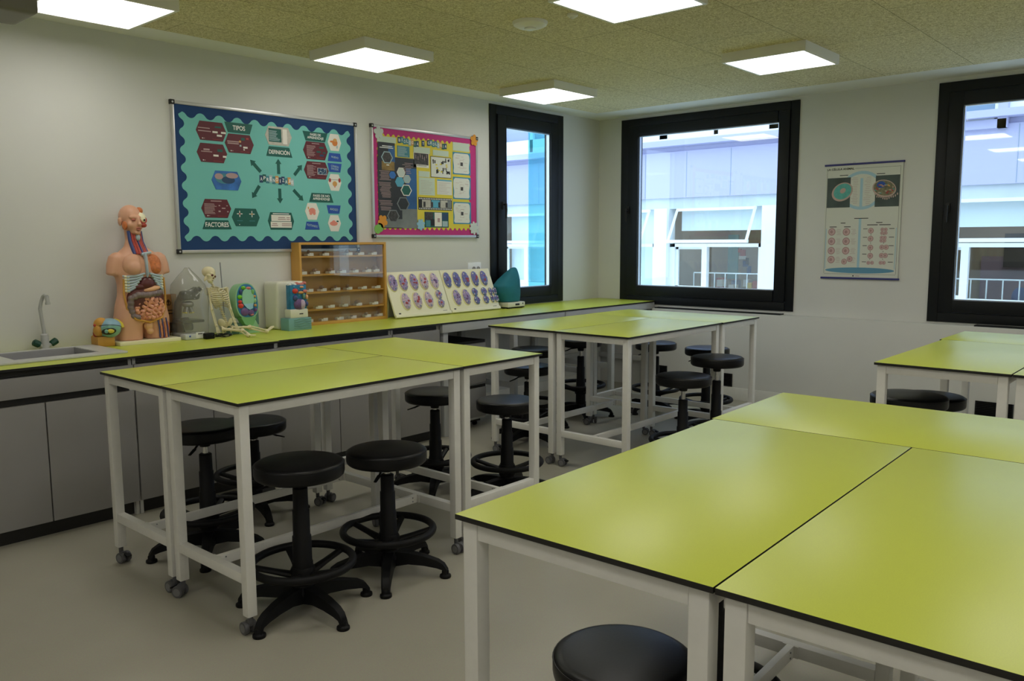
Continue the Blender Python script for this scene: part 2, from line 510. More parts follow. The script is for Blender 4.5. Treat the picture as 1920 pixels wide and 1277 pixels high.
t = thing('smoke_detector', 'round white detector on the wood wool ceiling', 'detector', (-3.50, -2.022, CEIL - 0.006))
mb = MB(); mb.lathe([(0.100, 0), (0.100, -0.006), (0.094, -0.018), (0.070, -0.030), (0.030, -0.034)], 32); mb.build('base', 'smoke_white', t)
mb = MB(); mb.lathe([(0.034, -0.033), (0.034, -0.040), (0.026, -0.043)], 24); mb.build('sensor_cap', 'smoke_white', t)
t = thing('motion_sensor', 'tiny pale sensor on the ceiling beside the detector', 'sensor', (-3.47, -2.30, CEIL - 0.006))
mb = MB(); mb.lathe([(0.030, 0), (0.030, -0.010), (0.022, -0.016)], 20); mb.build('base', 'smoke_white', t)
mb = MB(); mb.ell((0, 0, -0.016), (0.013, 0.013, 0.010)); mb.build('lens', 'lamp_frame', t)

t = thing('projector', 'grey rounded projector hung from the ceiling beside the sink light', 'projector', (-5.93, -1.00, 2.52))
mb = MB(); mb.box((0, 0, 0), (0.34, 0.30, 0.11)); blob_obj('housing', mb, 0.012, 'projector_grey', t, smooth=14)
mb = MB(); mb.tube([(0, 0, 0.05), (0, 0, CEIL - 2.52 - 0.012)], 0.02, 12); mb.lathe([(0.06, CEIL - 2.52 - 0.02), (0.06, CEIL - 2.52 - 0.008)], 20); mb.build('ceiling_mount', 'projector_grey', t)
mb = MB(); mb.lathe([(0.03, 0.0), (0.034, 0.02), (0.026, 0.024)], 20, xf=Matrix.Translation((-0.08, -0.15, 0)) @ Matrix.Rotation(PI / 2, 4, 'X')); mb.build('lens', 'plastic_black', t)

# ------------------------------------------------------------------ outside: building across the courtyard
mat('facade_blue', (0.50, 0.50, 0.72, 1), 0.6)
mat('facade_white', lin(236, 240, 244), 0.6)
mat('facade_concrete', lin(205, 214, 220), 0.8, noise=(2.5, 0.06))
mat('pvc_white', lin(240, 243, 246), 0.4)
mat('blind_white', lin(232, 242, 248), 0.8)
mat('seam_dark', lin(150, 165, 185), 0.7)
mat('dim_glazing', lin(120, 145, 172), 0.15)
emit_mat('far_fill_light', (1, 0.97, 0.9, 1), 9.0)  # glow of the lamps added to brighten the opposite rooms
mat('courtyard_grey', lin(215, 216, 214), 0.9)
mat('room_teal', lin(120, 175, 175), 0.8)
mat('room_tan', lin(170, 158, 140), 0.8)
mat('room_mauve', lin(150, 130, 150), 0.8)
mat('room_white', lin(225, 228, 228), 0.8)
mat('paper_yellow', lin(235, 205, 70), 0.8)
mat('paper_red', lin(190, 80, 60), 0.8)
mat('paper_blue', lin(70, 95, 150), 0.8)
mat('ink_dark', lin(45, 45, 50), 0.8)
mb = MB(); mb.box((4, 0, -4.1), (40, 50, 0.2)); tag(mb.build('courtyard_ground', ['courtyard_grey'], smooth=0), 'grey courtyard ground between the buildings', 'ground', kind='structure')

FX = 6.0
opp = thing('opposite_building', 'pale blue and white building across the courtyard outside the windows', 'building', (FX, 0, -4.0))
def zz(z): return z + 4.0
P0, PS = 2.90, 2.08
ks = range(-4, 6)
mb = MB()
mb.box((0.15, 2.0, (zz(3.06) + zz(2.245)) / 2), (0.3, 24, 3.06 - 2.245))
mb.box((0.20, 2.0, (zz(3.20) + zz(3.06)) / 2), (0.3, 24, 0.14))
mb.build('spandrel_panel', 'facade_blue', opp)
mb = MB()
for k in range(-12, 16): mb.box((-0.001, 2.405 - 0.85 * k, (zz(3.05) + zz(2.25)) / 2), (0.004, 0.010, 0.79))
mb.build('panel_joints', 'seam_dark', opp)
mb = MB(); mb.box((-0.02, 2.0, zz(3.19)), (0.42, 24, 0.10)); mb.build('window_sill', 'facade_blue', opp)
mb = MB(); mb.box((0.22, 2.0, zz(2.15)), (0.3, 24, 0.19)); mb.build('lintel_beam', 'facade_concrete', opp)
mb = MB(); mb.box((0.2, 2.0, zz(-1.6)), (0.4, 24, 4.4)); mb.build('lower_wall', 'facade_white', opp)
mb = MB(); mb.box((0.35, 2.0, zz(5.9)), (0.3, 24, 5.4)); mb.build('upper_wall', 'facade_blue', opp)
for k in ks:
    y = P0 - PS * k
    mb = MB(); mb.box((0.11, y, (zz(2.06) + zz(0.55)) / 2), (0.30, 0.27, 1.51), bev=0.006); mb.build('pillar', 'facade_white', opp)
    # storey above: window band right over the sill
    if k <= 2:
        mb = MB()
        y0, y1 = y, y - PS
        for z, s in ((3.40, 0.30), (4.55, 0.10)): mb.box((0.06, (y0 + y1) / 2, zz(z)), (0.08, y0 - y1, s))
        for yy in (y0 - 0.04, y1 + 0.04, (y0 + y1) / 2): mb.box((0.06, yy, (zz(3.30) + zz(4.55)) / 2), (0.08, 0.08, 1.25))
        f = mb.build('upper_window', 'pvc_white', opp)
        mb = MB(); mb.box((0.08, (y0 + y1) / 2, zz(3.93)), (0.006, y0 - y1, 1.2)); mb.build('pane', 'window_glass', f)
# one framed upper window in the view of the big right window
mb = MB()
for (yc, z, sy, sz) in ((-1.9, 3.06, 1.30, 0.12), (-2.50, 3.60, 0.12, 1.20), (-1.3, 3.60, 0.12, 1.20), (-1.9, 4.16, 1.3, 0.1)):
    mb.box((-0.04, yc, zz(z)), (0.12, sy, sz))
mb.build('window_surround', 'facade_blue', opp)
mb = MB()
for (yc, z, sy, sz) in ((-1.9, 3.15, 1.12, 0.06), (-2.42, 3.6, 0.05, 0.95), (-1.38, 3.6, 0.05, 0.95)):
    mb.box((-0.03, yc, zz(z)), (0.06, sy, sz))
f = mb.build('upper_window', 'pvc_white', opp)
mb = MB(); mb.box((-0.015, -1.9, zz(3.6)), (0.006, 1.05, 0.9)); mb.build('pane', 'dim_glazing', f)

for k in ks:
    yl, yr = P0 - PS * k - 0.135, P0 - PS * (k + 1) + 0.135      # left and right in the view (falling y)
    w = yl - yr; ym = (yl + yr) / 2
    mb = MB()                                                      # lower sliding frame
    fl, fr_ = yl - 0.10, yr + 0.10
    zt, zb = 1.43, 0.60
    for (a, b, z0, z1) in ((yl, yl - 0.10, zb, zt), (yr + 0.10, yr, zb, zt), (yl, yr, zt - 0.06, zt), (yl, yr, zb - 0.1, zb + 0.03)):
        mb.box((0.14, (a + b) / 2, (zz(z0) + zz(z1)) / 2), (0.10, abs(a - b), z1 - z0))
    div = yl - 0.10 - 0.60
    mb.box((0.13, div, (zz(zb) + zz(zt)) / 2), (0.10, 0.10, zt - zb))
    for (a, b, z0, z1) in ((fl, fl - 0.05, zb, zt - 0.06), (fl, div, zb + 0.03, zb + 0.07), (fl, div, zt - 0.10, zt - 0.06)):
        mb.box((0.16, (a + b) / 2, (zz(z0) + zz(z1)) / 2), (0.05, abs(a - b), z1 - z0))
    f = mb.build('window_frame', 'pvc_white', opp)
    mb = MB(); mb.box((0.17, ym, zz(1.0)), (0.006, w - 0.2, 0.76)); mb.build('pane', 'window_glass', f)
    # top hung sash pushed open at its foot
    mb = MB()
    top = (0.06, zz(2.05)); bot = (-0.26, zz(1.47))
    for yy in (yl - 0.16, yr + 0.16): 
        yb = yy
        mb.tube([(top[0], yy, top[1]), (bot[0], yb, bot[1])], 0.028, 4)
    mb.box((bot[0], ym, bot[1]), (0.06, w - 0.26, 0.055)); mb.box((top[0], ym, top[1] - 0.02), (0.05, w - 0.3, 0.05))
    f = mb.build('hopper_sash', 'pvc_white', opp)
    mb = MB(); mb.add([(top[0], yl - 0.16, top[1]), (top[0], yr + 0.16, top[1]), (bot[0], yr + 0.16, bot[1]), (bot[0], yl - 0.16, bot[1])], [(0, 1, 2, 3)]); mb.build('pane', 'window_glass', f)
    mb = MB(); mb.box((0.30, ym, (zz(2.06) + zz(1.66 if k > -1 else 0.6)) / 2), (0.02, w - 0.24, 0.40 if k > -1 else 1.46)); mb.build('roller_blind', 'blind_white', opp)
    mb = MB()
    mb.tube([(0.45, yl - 0.3, zz(0.90)), (0.45, yr + 0.1, zz(0.90))], 0.012, 6)
    for j in range(7): mb.tube([(0.45, yl - 0.3 - j * (w - 0.45) / 6.5, zz(0.90)), (0.45, yl - 0.3 - j * (w - 0.45) / 6.5, zz(0.45))], 0.010, 6)
    mb.build('railing', 'pvc_white', opp)
# rooms behind those windows; lamps added to brighten them, only one seen
for k in ks:
    mb = MB(); mb.box((1.3, P0 - PS * (k + 0.55), zz(2.58)), (0.5, 0.5, 0.03)); mb.build('room_fill_lamp', 'far_fill_light', opp)
mb = MB(); mb.box((2.6, 2.0, zz(1.2)), (0.1, 24, 3.2)); mb.box((1.5, 2.0, zz(0.1)), (2.4, 24, 0.1)); mb.box((1.5, 2.0, zz(2.65)), (2.4, 24, 0.1))
for k in ks: mb.box((1.5, P0 - PS * k, zz(1.3)), (2.2, 0.1, 2.6))
mb.build('inner_rooms', 'room_tan', opp)
mb = MB(); mb.rect(0, 0, 1.15, 0.9, -0.02, 0.0); mb.build('teal_wall_board', 'room_teal', opp, (2.54, 3.25 - 0.05, zz(1.15)), (0, 0, -PI / 2))
mb = MB()
for i in range(26):
    x = random.uniform(-0.9, 0.9); z = random.uniform(-0.35, 0.4)
    mb.rect(x, z, random.uniform(0.05, 0.16), random.uniform(0.04, 0.18), -0.02 - i * 0.0004, 0.0, random.choice([0, 0, 1, 2, 3, 4, 4]))
mb.build('wall_papers', ['room_white', 'paper_yellow', 'paper_red', 'paper_blue', 'ink_dark'], opp, (2.54, 1.8, zz(1.05)), (0, 0, -PI / 2))
mb = MB()
for i in range(14):
    y = 2.7 - i * 0.13 
    mb.box((1.9 + random.uniform(-0.2, 0.2), y, zz(0.55) + random.uniform(0, 0.16)), (0.2, 0.11, random.uniform(0.12, 0.35)), random.choice([0, 0, 1, 2, 3]))
mb.build('room_clutter', ['room_white', 'paper_yellow', 'paper_red', 'paper_blue'], opp)
mb = MB(); mb.box((2.50, -2.9, zz(0.75)), (0.06, 2.2, 0.9)); mb.box((2.4, -2.5, zz(1.3)), (0.1, 0.7, 0.55), 1); mb.build('far_room_wall', ['room_mauve', 'ink_dark'], opp)
mb = MB()
for i in range(5): mb.ell((1.3, -2.6 - 0.22 * i, zz(0.60) + 0.08 * (i % 2)), (0.12, 0.11, 0.16))
mb.build('chair_backs', 'paper_blue', opp)

t = thing('teal_glass_fin', 'teal tinted glass fin outside the narrow window', 'glass fin', (-0.02, 0.56, -4.0))
mb = MB(); mb.box((0.0, 0, 4.5), (0.92, 0.012, 9.0)); mb.build('pane', 'teal_glass', t)
mb = MB(); mb.box((0.47, 0, 4.5), (0.03, 0.06, 9.0)); mb.build('post', 'alu', t)

# ------------------------------------------------------------------ lab tables
H = 0.90
def make_table(L, W, label, loc, rz, group='green lab tables'):
    t = thing('lab_table', label, 'table', loc, rz, group)
    mb = MB(); mb.box((0, 0, H - 0.006), (L, W, 0.012), 1, bev=0.0012, top=0)
    mb.build('tabletop', ['lime_laminate', 'black_core'], t)
    i, q = 0.012, 0.040
    lx, ly = L / 2 - i - q / 2, W / 2 - i - q / 2
    zb, zt = 0.075, H - 0.0125
    mb = MB()
    for s in (-1, 1):
        mb.box((0, s * ly, zt - 0.02), (2 * lx - q - 0.001, 0.034, 0.04), bev=0.002)
        mb.box((s * lx, 0, zt - 0.02), (0.034, 2 * ly - q - 0.001, 0.04), bev=0.002)
    mb.build('top_frame', 'white_steel', t)
    for s in (-1, 1):
        mb = MB(); mb.box((s * lx, 0, 0.22), (0.036, 2 * ly - q, 0.04), bev=0.003); mb.build('lower_rail', 'white_steel', t)
    mb = MB(); mb.box((0, 0, 0.22), (2 * lx - 0.036, 0.022, 0.04), bev=0.002)
    for s in (-1, 1):
        mb.box((s * (lx - 0.018 - 0.002), 0.0, 0.22), (0.004, 0.05, 0.038))
        for dz in (-0.009, 0.009): mb.tube([(s * (lx - 0.05), -0.010, 0.22 + dz), (s * (lx - 0.05), -0.0135, 0.22 + dz)], 0.003, 8, 1)
    mb.build('stretcher', ['white_steel', 'steel_grey'], t)
    for sx in (-1, 1):
        for sy in (-1, 1):
            mb = MB(); mb.box((0, 0, (zb + zt) / 2), (q, q, zt - zb), bev=0.004)
            g = mb.build('leg', 'white_steel', t, (sx * lx, sy * ly, 0))
            a = random.uniform(-0.5, 0.5) + (PI if random.random() < 0.5 else 0)
            mb = MB()
            mb.lathe([(0.010, 0.048), (0.010, 0.073)], 12)
            mb.box((0, 0.010, 0.043), (0.018, 0.034, 0.020), bev=0.006)
            c = mb.build('caster', 'caster_grey', t, (sx * lx, sy * ly, 0), (0, 0, a))
            for s in (-1, 1):
                mb = MB(); xf = Matrix.Translation((s * 0.016, 0.016, 0.0255)) @ Matrix.Rotation(PI / 2, 4, 'Y')
                mb.lathe([(0.016, -0.009), (0.024, -0.0085), (0.0255, -0.005), (0.0255, 0.005), (0.024, 0.0085), (0.016, 0.009)], 20, xf=xf)
                mb.lathe([(0.0165, -0.0098), (0.0165, 0.0098)], 16, mi=1, xf=xf)
                mb.build('wheel', ['caster_grey', 'caster_hub'], c)
            if sy > 0:
                mb = MB(); mb.box((0, 0.045, 0.040), (0.026, 0.024, 0.006), bev=0.002, rot=Matrix.Rotation(-0.4, 4, 'X')); mb.build('brake_tab', 'plastic_black', c)
    return t
def table_group(x0, y0, L, W, rot, labels, gap=0.006):
    """two long tables side by side plus one across their far end"""
    c, s = math.cos(rot), math.sin(rot)
    def P(a, b): return (x0 + c * a + s * b, y0 + s * a - c * b, 0)
    make_table(L, W, labels[0], P(L / 2, W / 2), rot)
    make_table(L, W, labels[1], P(L / 2, W * 1.5 + gap), rot)
    make_table(L, W, labels[2], P(L + gap + W / 2, W + gap / 2), rot - PI / 2)
table_group(-5.662, -1.285, 1.165, 0.583, 0.006, [
    'green lab table nearest the sink cabinets, behind the stools under its neighbour',
    'green lab table with two black stools pushed under its near long side',
    'green lab table across the end of the pair, facing the drawer units'])
table_group(-3.014, -1.222, 1.185, 0.580, 0.0, [
    'green lab table nearest the desk under the narrow window',
    'green lab table with the tall stool and low stool on its window side',
    'green lab table across the end of the pair, nearest the middle window'])
table_group(-5.997, -3.924, 1.222, 0.600, 0.030, [
    'large near green lab table with one black stool under its near end',
    'near green lab table at the very right front edge of the picture',
    'near green lab table lying across behind the two closest ones'], gap=0.0035)
table_group(-3.131, -3.856, 1.185, 0.572, 0.0, [
    'far green lab table with two black stools under it',
    'far green lab table cut by the right edge of the picture',
    'far green lab table across the pair under the rightmost window'])

# ------------------------------------------------------------------ stools
def stool_parts():
    t = thing('lab_stool', 'x', 'stool', group='black lab stools')
    mb = MB()
    mb.lathe([(0.030, 0.040), (0.050, 0.052), (0.052, 0.085), (0.040, 0.112), (0.036, 0.118)], 24)
    for k in range(5):
        a = 2 * PI * k / 5
        d = Vector((math.cos(a), math.sin(a), 0))
        n = Vector((-math.sin(a), math.cos(a), 0))
        prof = [(0.03, 0.106, 0.042, 0.034), (0.10, 0.104, 0.056, 0.029), (0.17, 0.094, 0.054, 0.025), (0.23, 0.078, 0.046, 0.022), (0.258, 0.062, 0.034, 0.020), (0.274, 0.038, 0.030, 0.018)]
        vs = []; fs = []
        for (r, zt_, zb_, hw) in prof:
            if r > 0.25: zb_ = zt_ - 0.024
            p = d * r
            vs += [p + n * hw + Vector((0, 0, zb_)), p - n * hw + Vector((0, 0, zb_)), p - n * hw * 0.7 + Vector((0, 0, zt_)), p + n * hw * 0.7 + Vector((0, 0, zt_))]
        m = len(prof)
        for i in range(m - 1):
            for j in range(4): fs.append((i * 4 + j, i * 4 + (j + 1) % 4, (i + 1) * 4 + (j + 1) % 4, (i + 1) * 4 + j))
        fs.append((3, 2, 1, 0)); fs.append(tuple((m - 1) * 4 + j for j in range(4)))
        mb.add(vs, fs)
    b = mb.build('base', 'plastic_black', t, smooth=50)
    for k in range(5):
        a = 2 * PI * k / 5
        mb = MB(); mb.lathe([(0.024, 0.0), (0.026, 0.004), (0.025, 0.012), (0.016, 0.018), (0.016, 0.030), (0.012, 0.036)], 18)
        mb.build('glide', 'plastic_black', b, (0.264 * math.cos(a), 0.264 * math.sin(a), 0))
    mb = MB()
    mb.torus((0, 0, 0.0), 0.200, 0.0160, 48, 12)
    mb.lathe([(0.048, -0.078), (0.050, -0.072), (0.050, -0.030), (0.043, -0.016)], 24)
    for k in range(5):
        a = 2 * PI * k / 5 + 0.35
        mb.tube([(0.035 * math.cos(a), 0.035 * math.sin(a), -0.052), (0.11 * math.cos(a), 0.11 * math.sin(a), -0.030), (0.197 * math.cos(a), 0.197 * math.sin(a), -0.004)], [0.022, 0.017, 0.016], 10, flat=0.7)
    mb.build('foot_ring', 'plastic_black', t, (0, 0, 0.20))
    mb = MB()
    mb.lathe([(0.041, 0.0), (0.041, 0.10), (0.0385, 0.105), (0.0375, 0.22), (0.034, 0.225), (0.0335, 0.34), (0.030, 0.345), (0.0295, 0.44), (0.024, 0.445)], 24)
    mb.build('column', 'plastic_black', t, (0, 0, 0.112))
    mb = MB(); mb.lathe([(0.014, 0.0), (0.014, 1.0)], 20); mb.build('gas_lift', 'chrome', t, (0, 0, 0.40))
    mb = MB()
    mb.lathe([(0.060, -0.008), (0.150, -0.0075), (0.168, -0.006), (0.175, 0.0), (0.1775, 0.010), (0.1775, 0.038), (0.174, 0.048), (0.166, 0.0535), (0.150, 0.0565), (0.05, 0.058)], 48)
    mb.torus((0, 0, 0.044), 0.1765, 0.0022, 48, 6)
    mb.build('seat', 'vinyl_black', t, (0, 0, 0.5), smooth=60)
    mb = MB(); mb.lathe([(0.024, -0.048), (0.026, -0.040), (0.030, -0.010), (0.060, -0.004)], 20)
    mb.box((0, 0, -0.010), (0.15, 0.13, 0.008), bev=0.002)
    mb.build('seat_plate', 'plastic_black', t, (0, 0, 0.5))
    mb = MB(); mb.tube([(0.02, 0, -0.022), (0.09, 0.012, -0.026), (0.125, 0.016, -0.040)], [0.005, 0.005, 0.005], 8)
    mb.tube([(0.115, 0.015, -0.036), (0.165, 0.018, -0.050)], [0.010, 0.008], 8, flat=0.4)
    mb.build('lever', 'plastic_black', t, (0, 0, 0.5))
    return t
def set_stool(t, x, y, h, rz, label, silver=0.02, ring=0.20, lever=0.0):
    t.location = (x, y, 0); t.rotation_euler = (0, 0, rz); t['label'] = label
    zs = h - 0.058
    ctop = zs - 0.048 - silver
    for c in t.children:
        n = c.name.split('.')[0]
        if n in ('seat', 'seat_plate', 'lever'): c.location.z = zs
        if n == 'lever': c.rotation_euler.z = lever - rz
        if n == 'column': c.scale.z = (ctop - 0.112) / 0.445
        if n == 'gas_lift': c.location.z = ctop - 0.03; c.scale.z = zs - 0.02 - ctop + 0.03
        if n == 'foot_ring': c.location.z = ring
STOOLS = [  # x, y, seat height, star angle, label, silver, ring, lever
    (-5.362, -2.392, 0.621, 0.925, 'black lab stool closest to the viewer in the aisle, under the near long side', 0.004, 0.20, 2.5),
    (-4.890, -2.362, 0.575, 0.19, 'black lab stool at the right of the closest stool, beside the table leg pair', 0.012, 0.20, 3.6),
    (-5.287, -1.500, 0.624, 0.37, 'black lab stool seen between the two left table legs, before the grey cabinets', 0.035, 0.20, 3.7),
    (-4.823, -1.150, 0.520, 0.65, 'black lab stool with low seat before the grey cabinet doors', 0.010, 0.22, -0.7),
    (-3.866, -1.580, 0.600, 0.10, 'black lab stool half hidden by the double table leg, before the cabinet end', 0.012, 0.20, 2.5),
    (-3.680, -1.992, 0.573, 0.42, 'black lab stool with grey shining seat standing in the aisle between table groups', 0.012, 0.20, 0.3),
    (-2.205, -0.955, 0.640, 0.20, 'black lab stool highest behind the window table, before the drawer units', 0.03, 0.20, 2.5),
    (-2.606, -1.240, 0.577, 0.75, 'black lab stool with bluish seat under the corner of the window table', 0.02, 0.20, 2.8),
    (-1.620, -0.985, 0.665, 0.2, 'black lab stool behind the wide table leg, before the desk under the narrow window', 0.045, 0.27, 2.5),
    (-1.027, -1.355, 0.608, 0.5, 'black lab stool with blue lit seat nearest the room corner', 0.02, 0.20, 2.5),
    (-1.190, -1.935, 0.625, 0.3, 'black lab stool with blue lit seat behind the tallest stool', 0.02, 0.20, 2.5),
    (-2.099, -2.500, 0.700, -0.19, 'tallest black lab stool, with a long silver piston, beside the window table', 0.062, 0.20, 0.0),
    (-2.555, -2.505, 0.629, 0.2, 'black lab stool with silver piston in front of the tallest one', 0.055, 0.20, 0.2),
    (-5.535, -4.050, 0.448, 0.3, 'black round stool at the bottom of the picture under the large near table', 0.01, 0.19, 2.5),
    (-5.100, -4.070, 0.640, 0.9, 'black lab stool hidden beneath the large near table, only its foot ring showing', 0.02, 0.175, 2.5),
    (-2.880, -3.950, 0.722, 0.05, 'black lab stool nearest the corner leg of the far table', 0.05, 0.20, 2.6),
    (-2.440, -3.930, 0.655, 0.68, 'black lab stool behind its twin, beneath the far table', 0.05, 0.20, 2.5),
]
proto = stool_parts()
for i, (x, y, h, rz, lab, sil, ring, lev) in enumerate(STOOLS):
    st = proto if i == 0 else copy_tree(proto)
    set_stool(st, x, y, h, rz, lab, sil, ring, lev)

# ------------------------------------------------------------------ wall counter
CZ = 0.880
def worktop(name, x0, x1, yf, label, hole=None):
    mb = MB()
    def part(a, b, c, d): mb.box(((a + b) / 2, (c + d) / 2, CZ - 0.006), (b - a, d - c, 0.012), 1, top=0)
    if hole:
        ha, hb, hc, hd = hole
        part(x0, ha, yf, -0.002); part(hb, x1, yf, -0.002); part(ha, hb, yf, hc); part(ha, hb, hd, -0.002)
    else: part(x0, x1, yf, -0.002)
    return tag(mb.build(name, ['lime_laminate', 'black_core'], smooth=0), label, 'worktop')
BX0, BX1, BY0, BY1 = -5.765, -5.345, -0.495, -0.165
worktop('worktop', -7.9, -4.372, -0.742, 'green worktop with the sink set into it', (BX0 - 0.004, BX1 + 0.004, BY0 - 0.004, BY1 + 0.004))
worktop('worktop', -4.370, -2.972, -0.715, 'green worktop under the display case and models')
worktop('worktop', -2.970, -0.005, -0.712, 'green worktop of the wall desk running to the room corner')

def cabinet(x0, x1, yf, doors, label):
    t = thing('base_cabinet', label, 'cabinet', ((x0 + x1) / 2, yf, 0), group=None)
    w = x1 - x0; d = -yf - 0.01; zt = CZ - 0.0125
    mb = MB()
    for s in (-1, 1): mb.box((s * (w / 2 - 0.0095), 0.010 + d / 2, zt / 2), (0.017, d - 0.02, zt))
    mb.box((0, 0.010 + d / 2, 0.09), (w - 0.036, d - 0.03, 0.018)); mb.box((0, d - 0.016, zt / 2), (w - 0.036, 0.012, zt - 0.02))
    mb.build('carcass', 'cabinet_white', t)
    mb = MB(); mb.box((0, 0.055, 0.0385), (w - 0.038, 0.016, 0.077)); mb.build('plinth', 'black_core', t)
    mb = MB()
    mb.box((0, 0.030, 0.850), (w - 0.002, 0.016, 0.0345)); mb.box((0, 0.030, 0.709), (w - 0.002, 0.016, 0.036))
    mb.box((0, 0.016, 0.865), (w - 0.002, 0.024, 0.004)); 
    mb.build('handle_groove', 'black_core', t)
    mb = MB(); mb.box((0, 0.009, 0.779), (w - 0.006, 0.018, 0.104), bev=0.0015); mb.build('top_panel', 'cabinet_grey', t)
    dw = w / doors
    for k in range(doors):
        mb = MB(); mb.box((-w / 2 + dw * (k + 0.5), 0.009, 0.385), (dw - 0.006, 0.018, 0.612), bev=0.0015); mb.build('door', 'cabinet_grey', t)
    return t
cabinet(-7.05, -6.155, -0.715, 2, 'grey base cabinet outside the picture beyond the sink')
cabinet(-6.150, -5.262, -0.715, 2, 'grey base cabinet under the sink')
cabinet(-5.258, -4.366, -0.715, 2, 'grey base cabinet beneath the torso and skeleton models')
cabinet(-4.362, -3.435, -0.690, 2, 'grey base cabinet beneath the cell models')
cabinet(-3.431, -2.972, -0.690, 1, 'narrow grey base cabinet at the end, beneath the display case')

def desk_frame(x0, x1, posts, label):
    t = thing('desk_frame', label, 'desk', ((x0 + x1) / 2, -0.36, 0))
    cx = (x0 + x1) / 2; zt = CZ - 0.0125
    mb = MB(); mb.box((0, -0.330, zt - 0.032), (x1 - x0, 0.030, 0.064), bev=0.002); mb.box((0, 0.33, zt - 0.032), (x1 - x0, 0.03, 0.064), bev=0.002)
    mb.build('apron', 'desk_steel', t)
    for px_ in posts:
        for yy in (-0.290, 0.32):
            mb = MB(); mb.box((px_ - cx, yy, (zt - 0.064) / 2), (0.05, 0.05, zt - 0.065), bev=0.003); mb.build('leg', 'desk_steel', t)
        mb = MB(); mb.box((px_ - cx, 0.015, 0.29), (0.03, 0.555, 0.05), bev=0.003); mb.build('cross_rail', 'desk_steel', t)
    mb = MB(); mb.box(((posts[0] + posts[-1]) / 2 - cx, 0.34, 0.30), (posts[-1] - posts[0], 0.02, 0.07), bev=0.003); mb.build('rear_rail', 'desk_steel', t)
    return t
desk_frame(-2.960, -1.480, [-2.90, -2.10], 'white steel desk frame beside the last grey cabinet')
desk_frame(-1.470, -0.010, [-1.10, -0.69, -0.06], 'white steel desk frame at the room corner')

def drawer_unit(x, w, label):
    t = thing('drawer_unit', label, 'drawers', (x, -0.60, 0))
    mb = MB(); mb.box((0, 0.23, 0.375), (w, 0.46, 0.63), bev=0.002); mb.build('carcass', 'cabinet_white', t)
    mb = MB(); mb.box((0, 0.235, 0.695), (w + 0.004, 0.47, 0.010)); mb.build('lid', 'black_core', t)
    mb = MB(); mb.box((0, 0.22, 0.048), (w - 0.05, 0.38, 0.024)); mb.build('plinth', 'black_core', t)
    for sx in (-1, 1):
        for yy in (0.06, 0.38):
            mb = MB(); xf = Matrix.Translation((sx * (w / 2 - 0.06), yy, 0.018)) @ Matrix.Rotation(PI / 2, 4, 'Y'); mb.lathe([(0.018, -0.012), (0.018, 0.012)], 14, xf=xf); mb.build('caster', 'plastic_black', t)
    for z, h in ((0.595, 0.165), (0.420, 0.125), (0.200, 0.235)):
        mb = MB(); mb.box((0, -0.0095, z), (w - 0.006, 0.018, h), bev=0.0015); dr = mb.build('drawer', 'cabinet_grey', t)
        mb = MB(); mb.box((0, -0.006, z + h / 2 + 0.012), (w - 0.006, 0.010, 0.022)); mb.build('handle_groove', 'black_core', dr)
    return t
drawer_unit(-2.62, 0.44, 'low grey drawer unit standing under the wall desk')

# ------------------------------------------------------------------ sink and tap
t = thing('sink', 'pale grey sink set into the green worktop', 'sink', (-5.73, -0.35, CZ))
mb = MB()
rx0, rx1, ry0, ry1 = -5.73 - 0.50, -5.232, -0.582, -0.118
for (a, b, c, d) in ((rx0, BX0, ry0, ry1), (BX1, rx1, ry0, ry1), (BX0, BX1, ry0, BY0), (BX0, BX1, BY1, ry1)):
    mb.box(((a + b) / 2 + 5.73, (c + d) / 2 + 0.35, 0.006), (b - a, d - c, 0.012))
mb.box((rx1 + 5.73, (ry0 + ry1) / 2 + 0.35, 0.006), (0.012, ry1 - ry0, 0.012), bev=0.005)
mb.box(((rx0 + rx1) / 2 + 5.73, ry0 + 0.35, 0.006), (rx1 - rx0, 0.012, 0.012), bev=0.005)
mb.box(((rx0 + rx1) / 2 + 5.73, ry1 + 0.35, 0.006), (rx1 - rx0, 0.012, 0.012), bev=0.005)
mb.build('rim', 'sink_white', t)
mb = MB()
cx, cy = (BX0 + BX1) / 2 + 5.73, (BY0 + BY1) / 2 + 0.35
w, d = BX1 - BX0, BY1 - BY0
for (x, y, a, b) in ((cx - w / 2 + 0.004, cy, 0.008, d), (cx + w / 2 - 0.004, cy, 0.008, d), (cx, cy - d / 2 + 0.004, w, 0.008), (cx, cy + d / 2 - 0.004, w, 0.008)):
    mb.box((x, y, -0.085), (a, b, 0.19))
mb.box((cx, cy, -0.18), (w, d, 0.008))
mb.lathe([(0.035, -0.177), (0.030, -0.173)], 20, mi=1, xf=Matrix.Translation((cx, cy, 0)))
mb.build('basin', ['sink_basin', 'steel_grey'], t)

t = thing('lab_tap', 'tall grey laboratory tap with two dark green knobs', 'tap', (-5.468, -0.070, CZ))
mb = MB(); mb.lathe([(0.030, 0), (0.030, 0.006), (0.022, 0.010), (0.020, 0.085), (0.014, 0.092)], 24)
for s in (-1, 1): mb.tube([(0, 0, 0.012), (s * 0.030, -0.004, 0.030)], 0.011, 12)
mb.build('body', 'tap_grey', t)
mb = MB(); mb.tube([(0, 0, 0.08), (-0.008, 0, 0.17), (-0.014, 0, 0.235), (-0.006, -0.004, 0.275), (0.002, -0.012, 0.302), (0.006, -0.030, 0.312), (0.010, -0.048, 0.305)], 0.0095, 14)
mb.tube([(0.010, -0.046, 0.306), (0.012, -0.050, 0.262)], [0.012, 0.010], 14)
mb.tube([(0.0115, -0.0495, 0.272), (0.0120, -0.050, 0.258)], 0.0135, 14)
mb.build('spout', 'tap_grey', t)
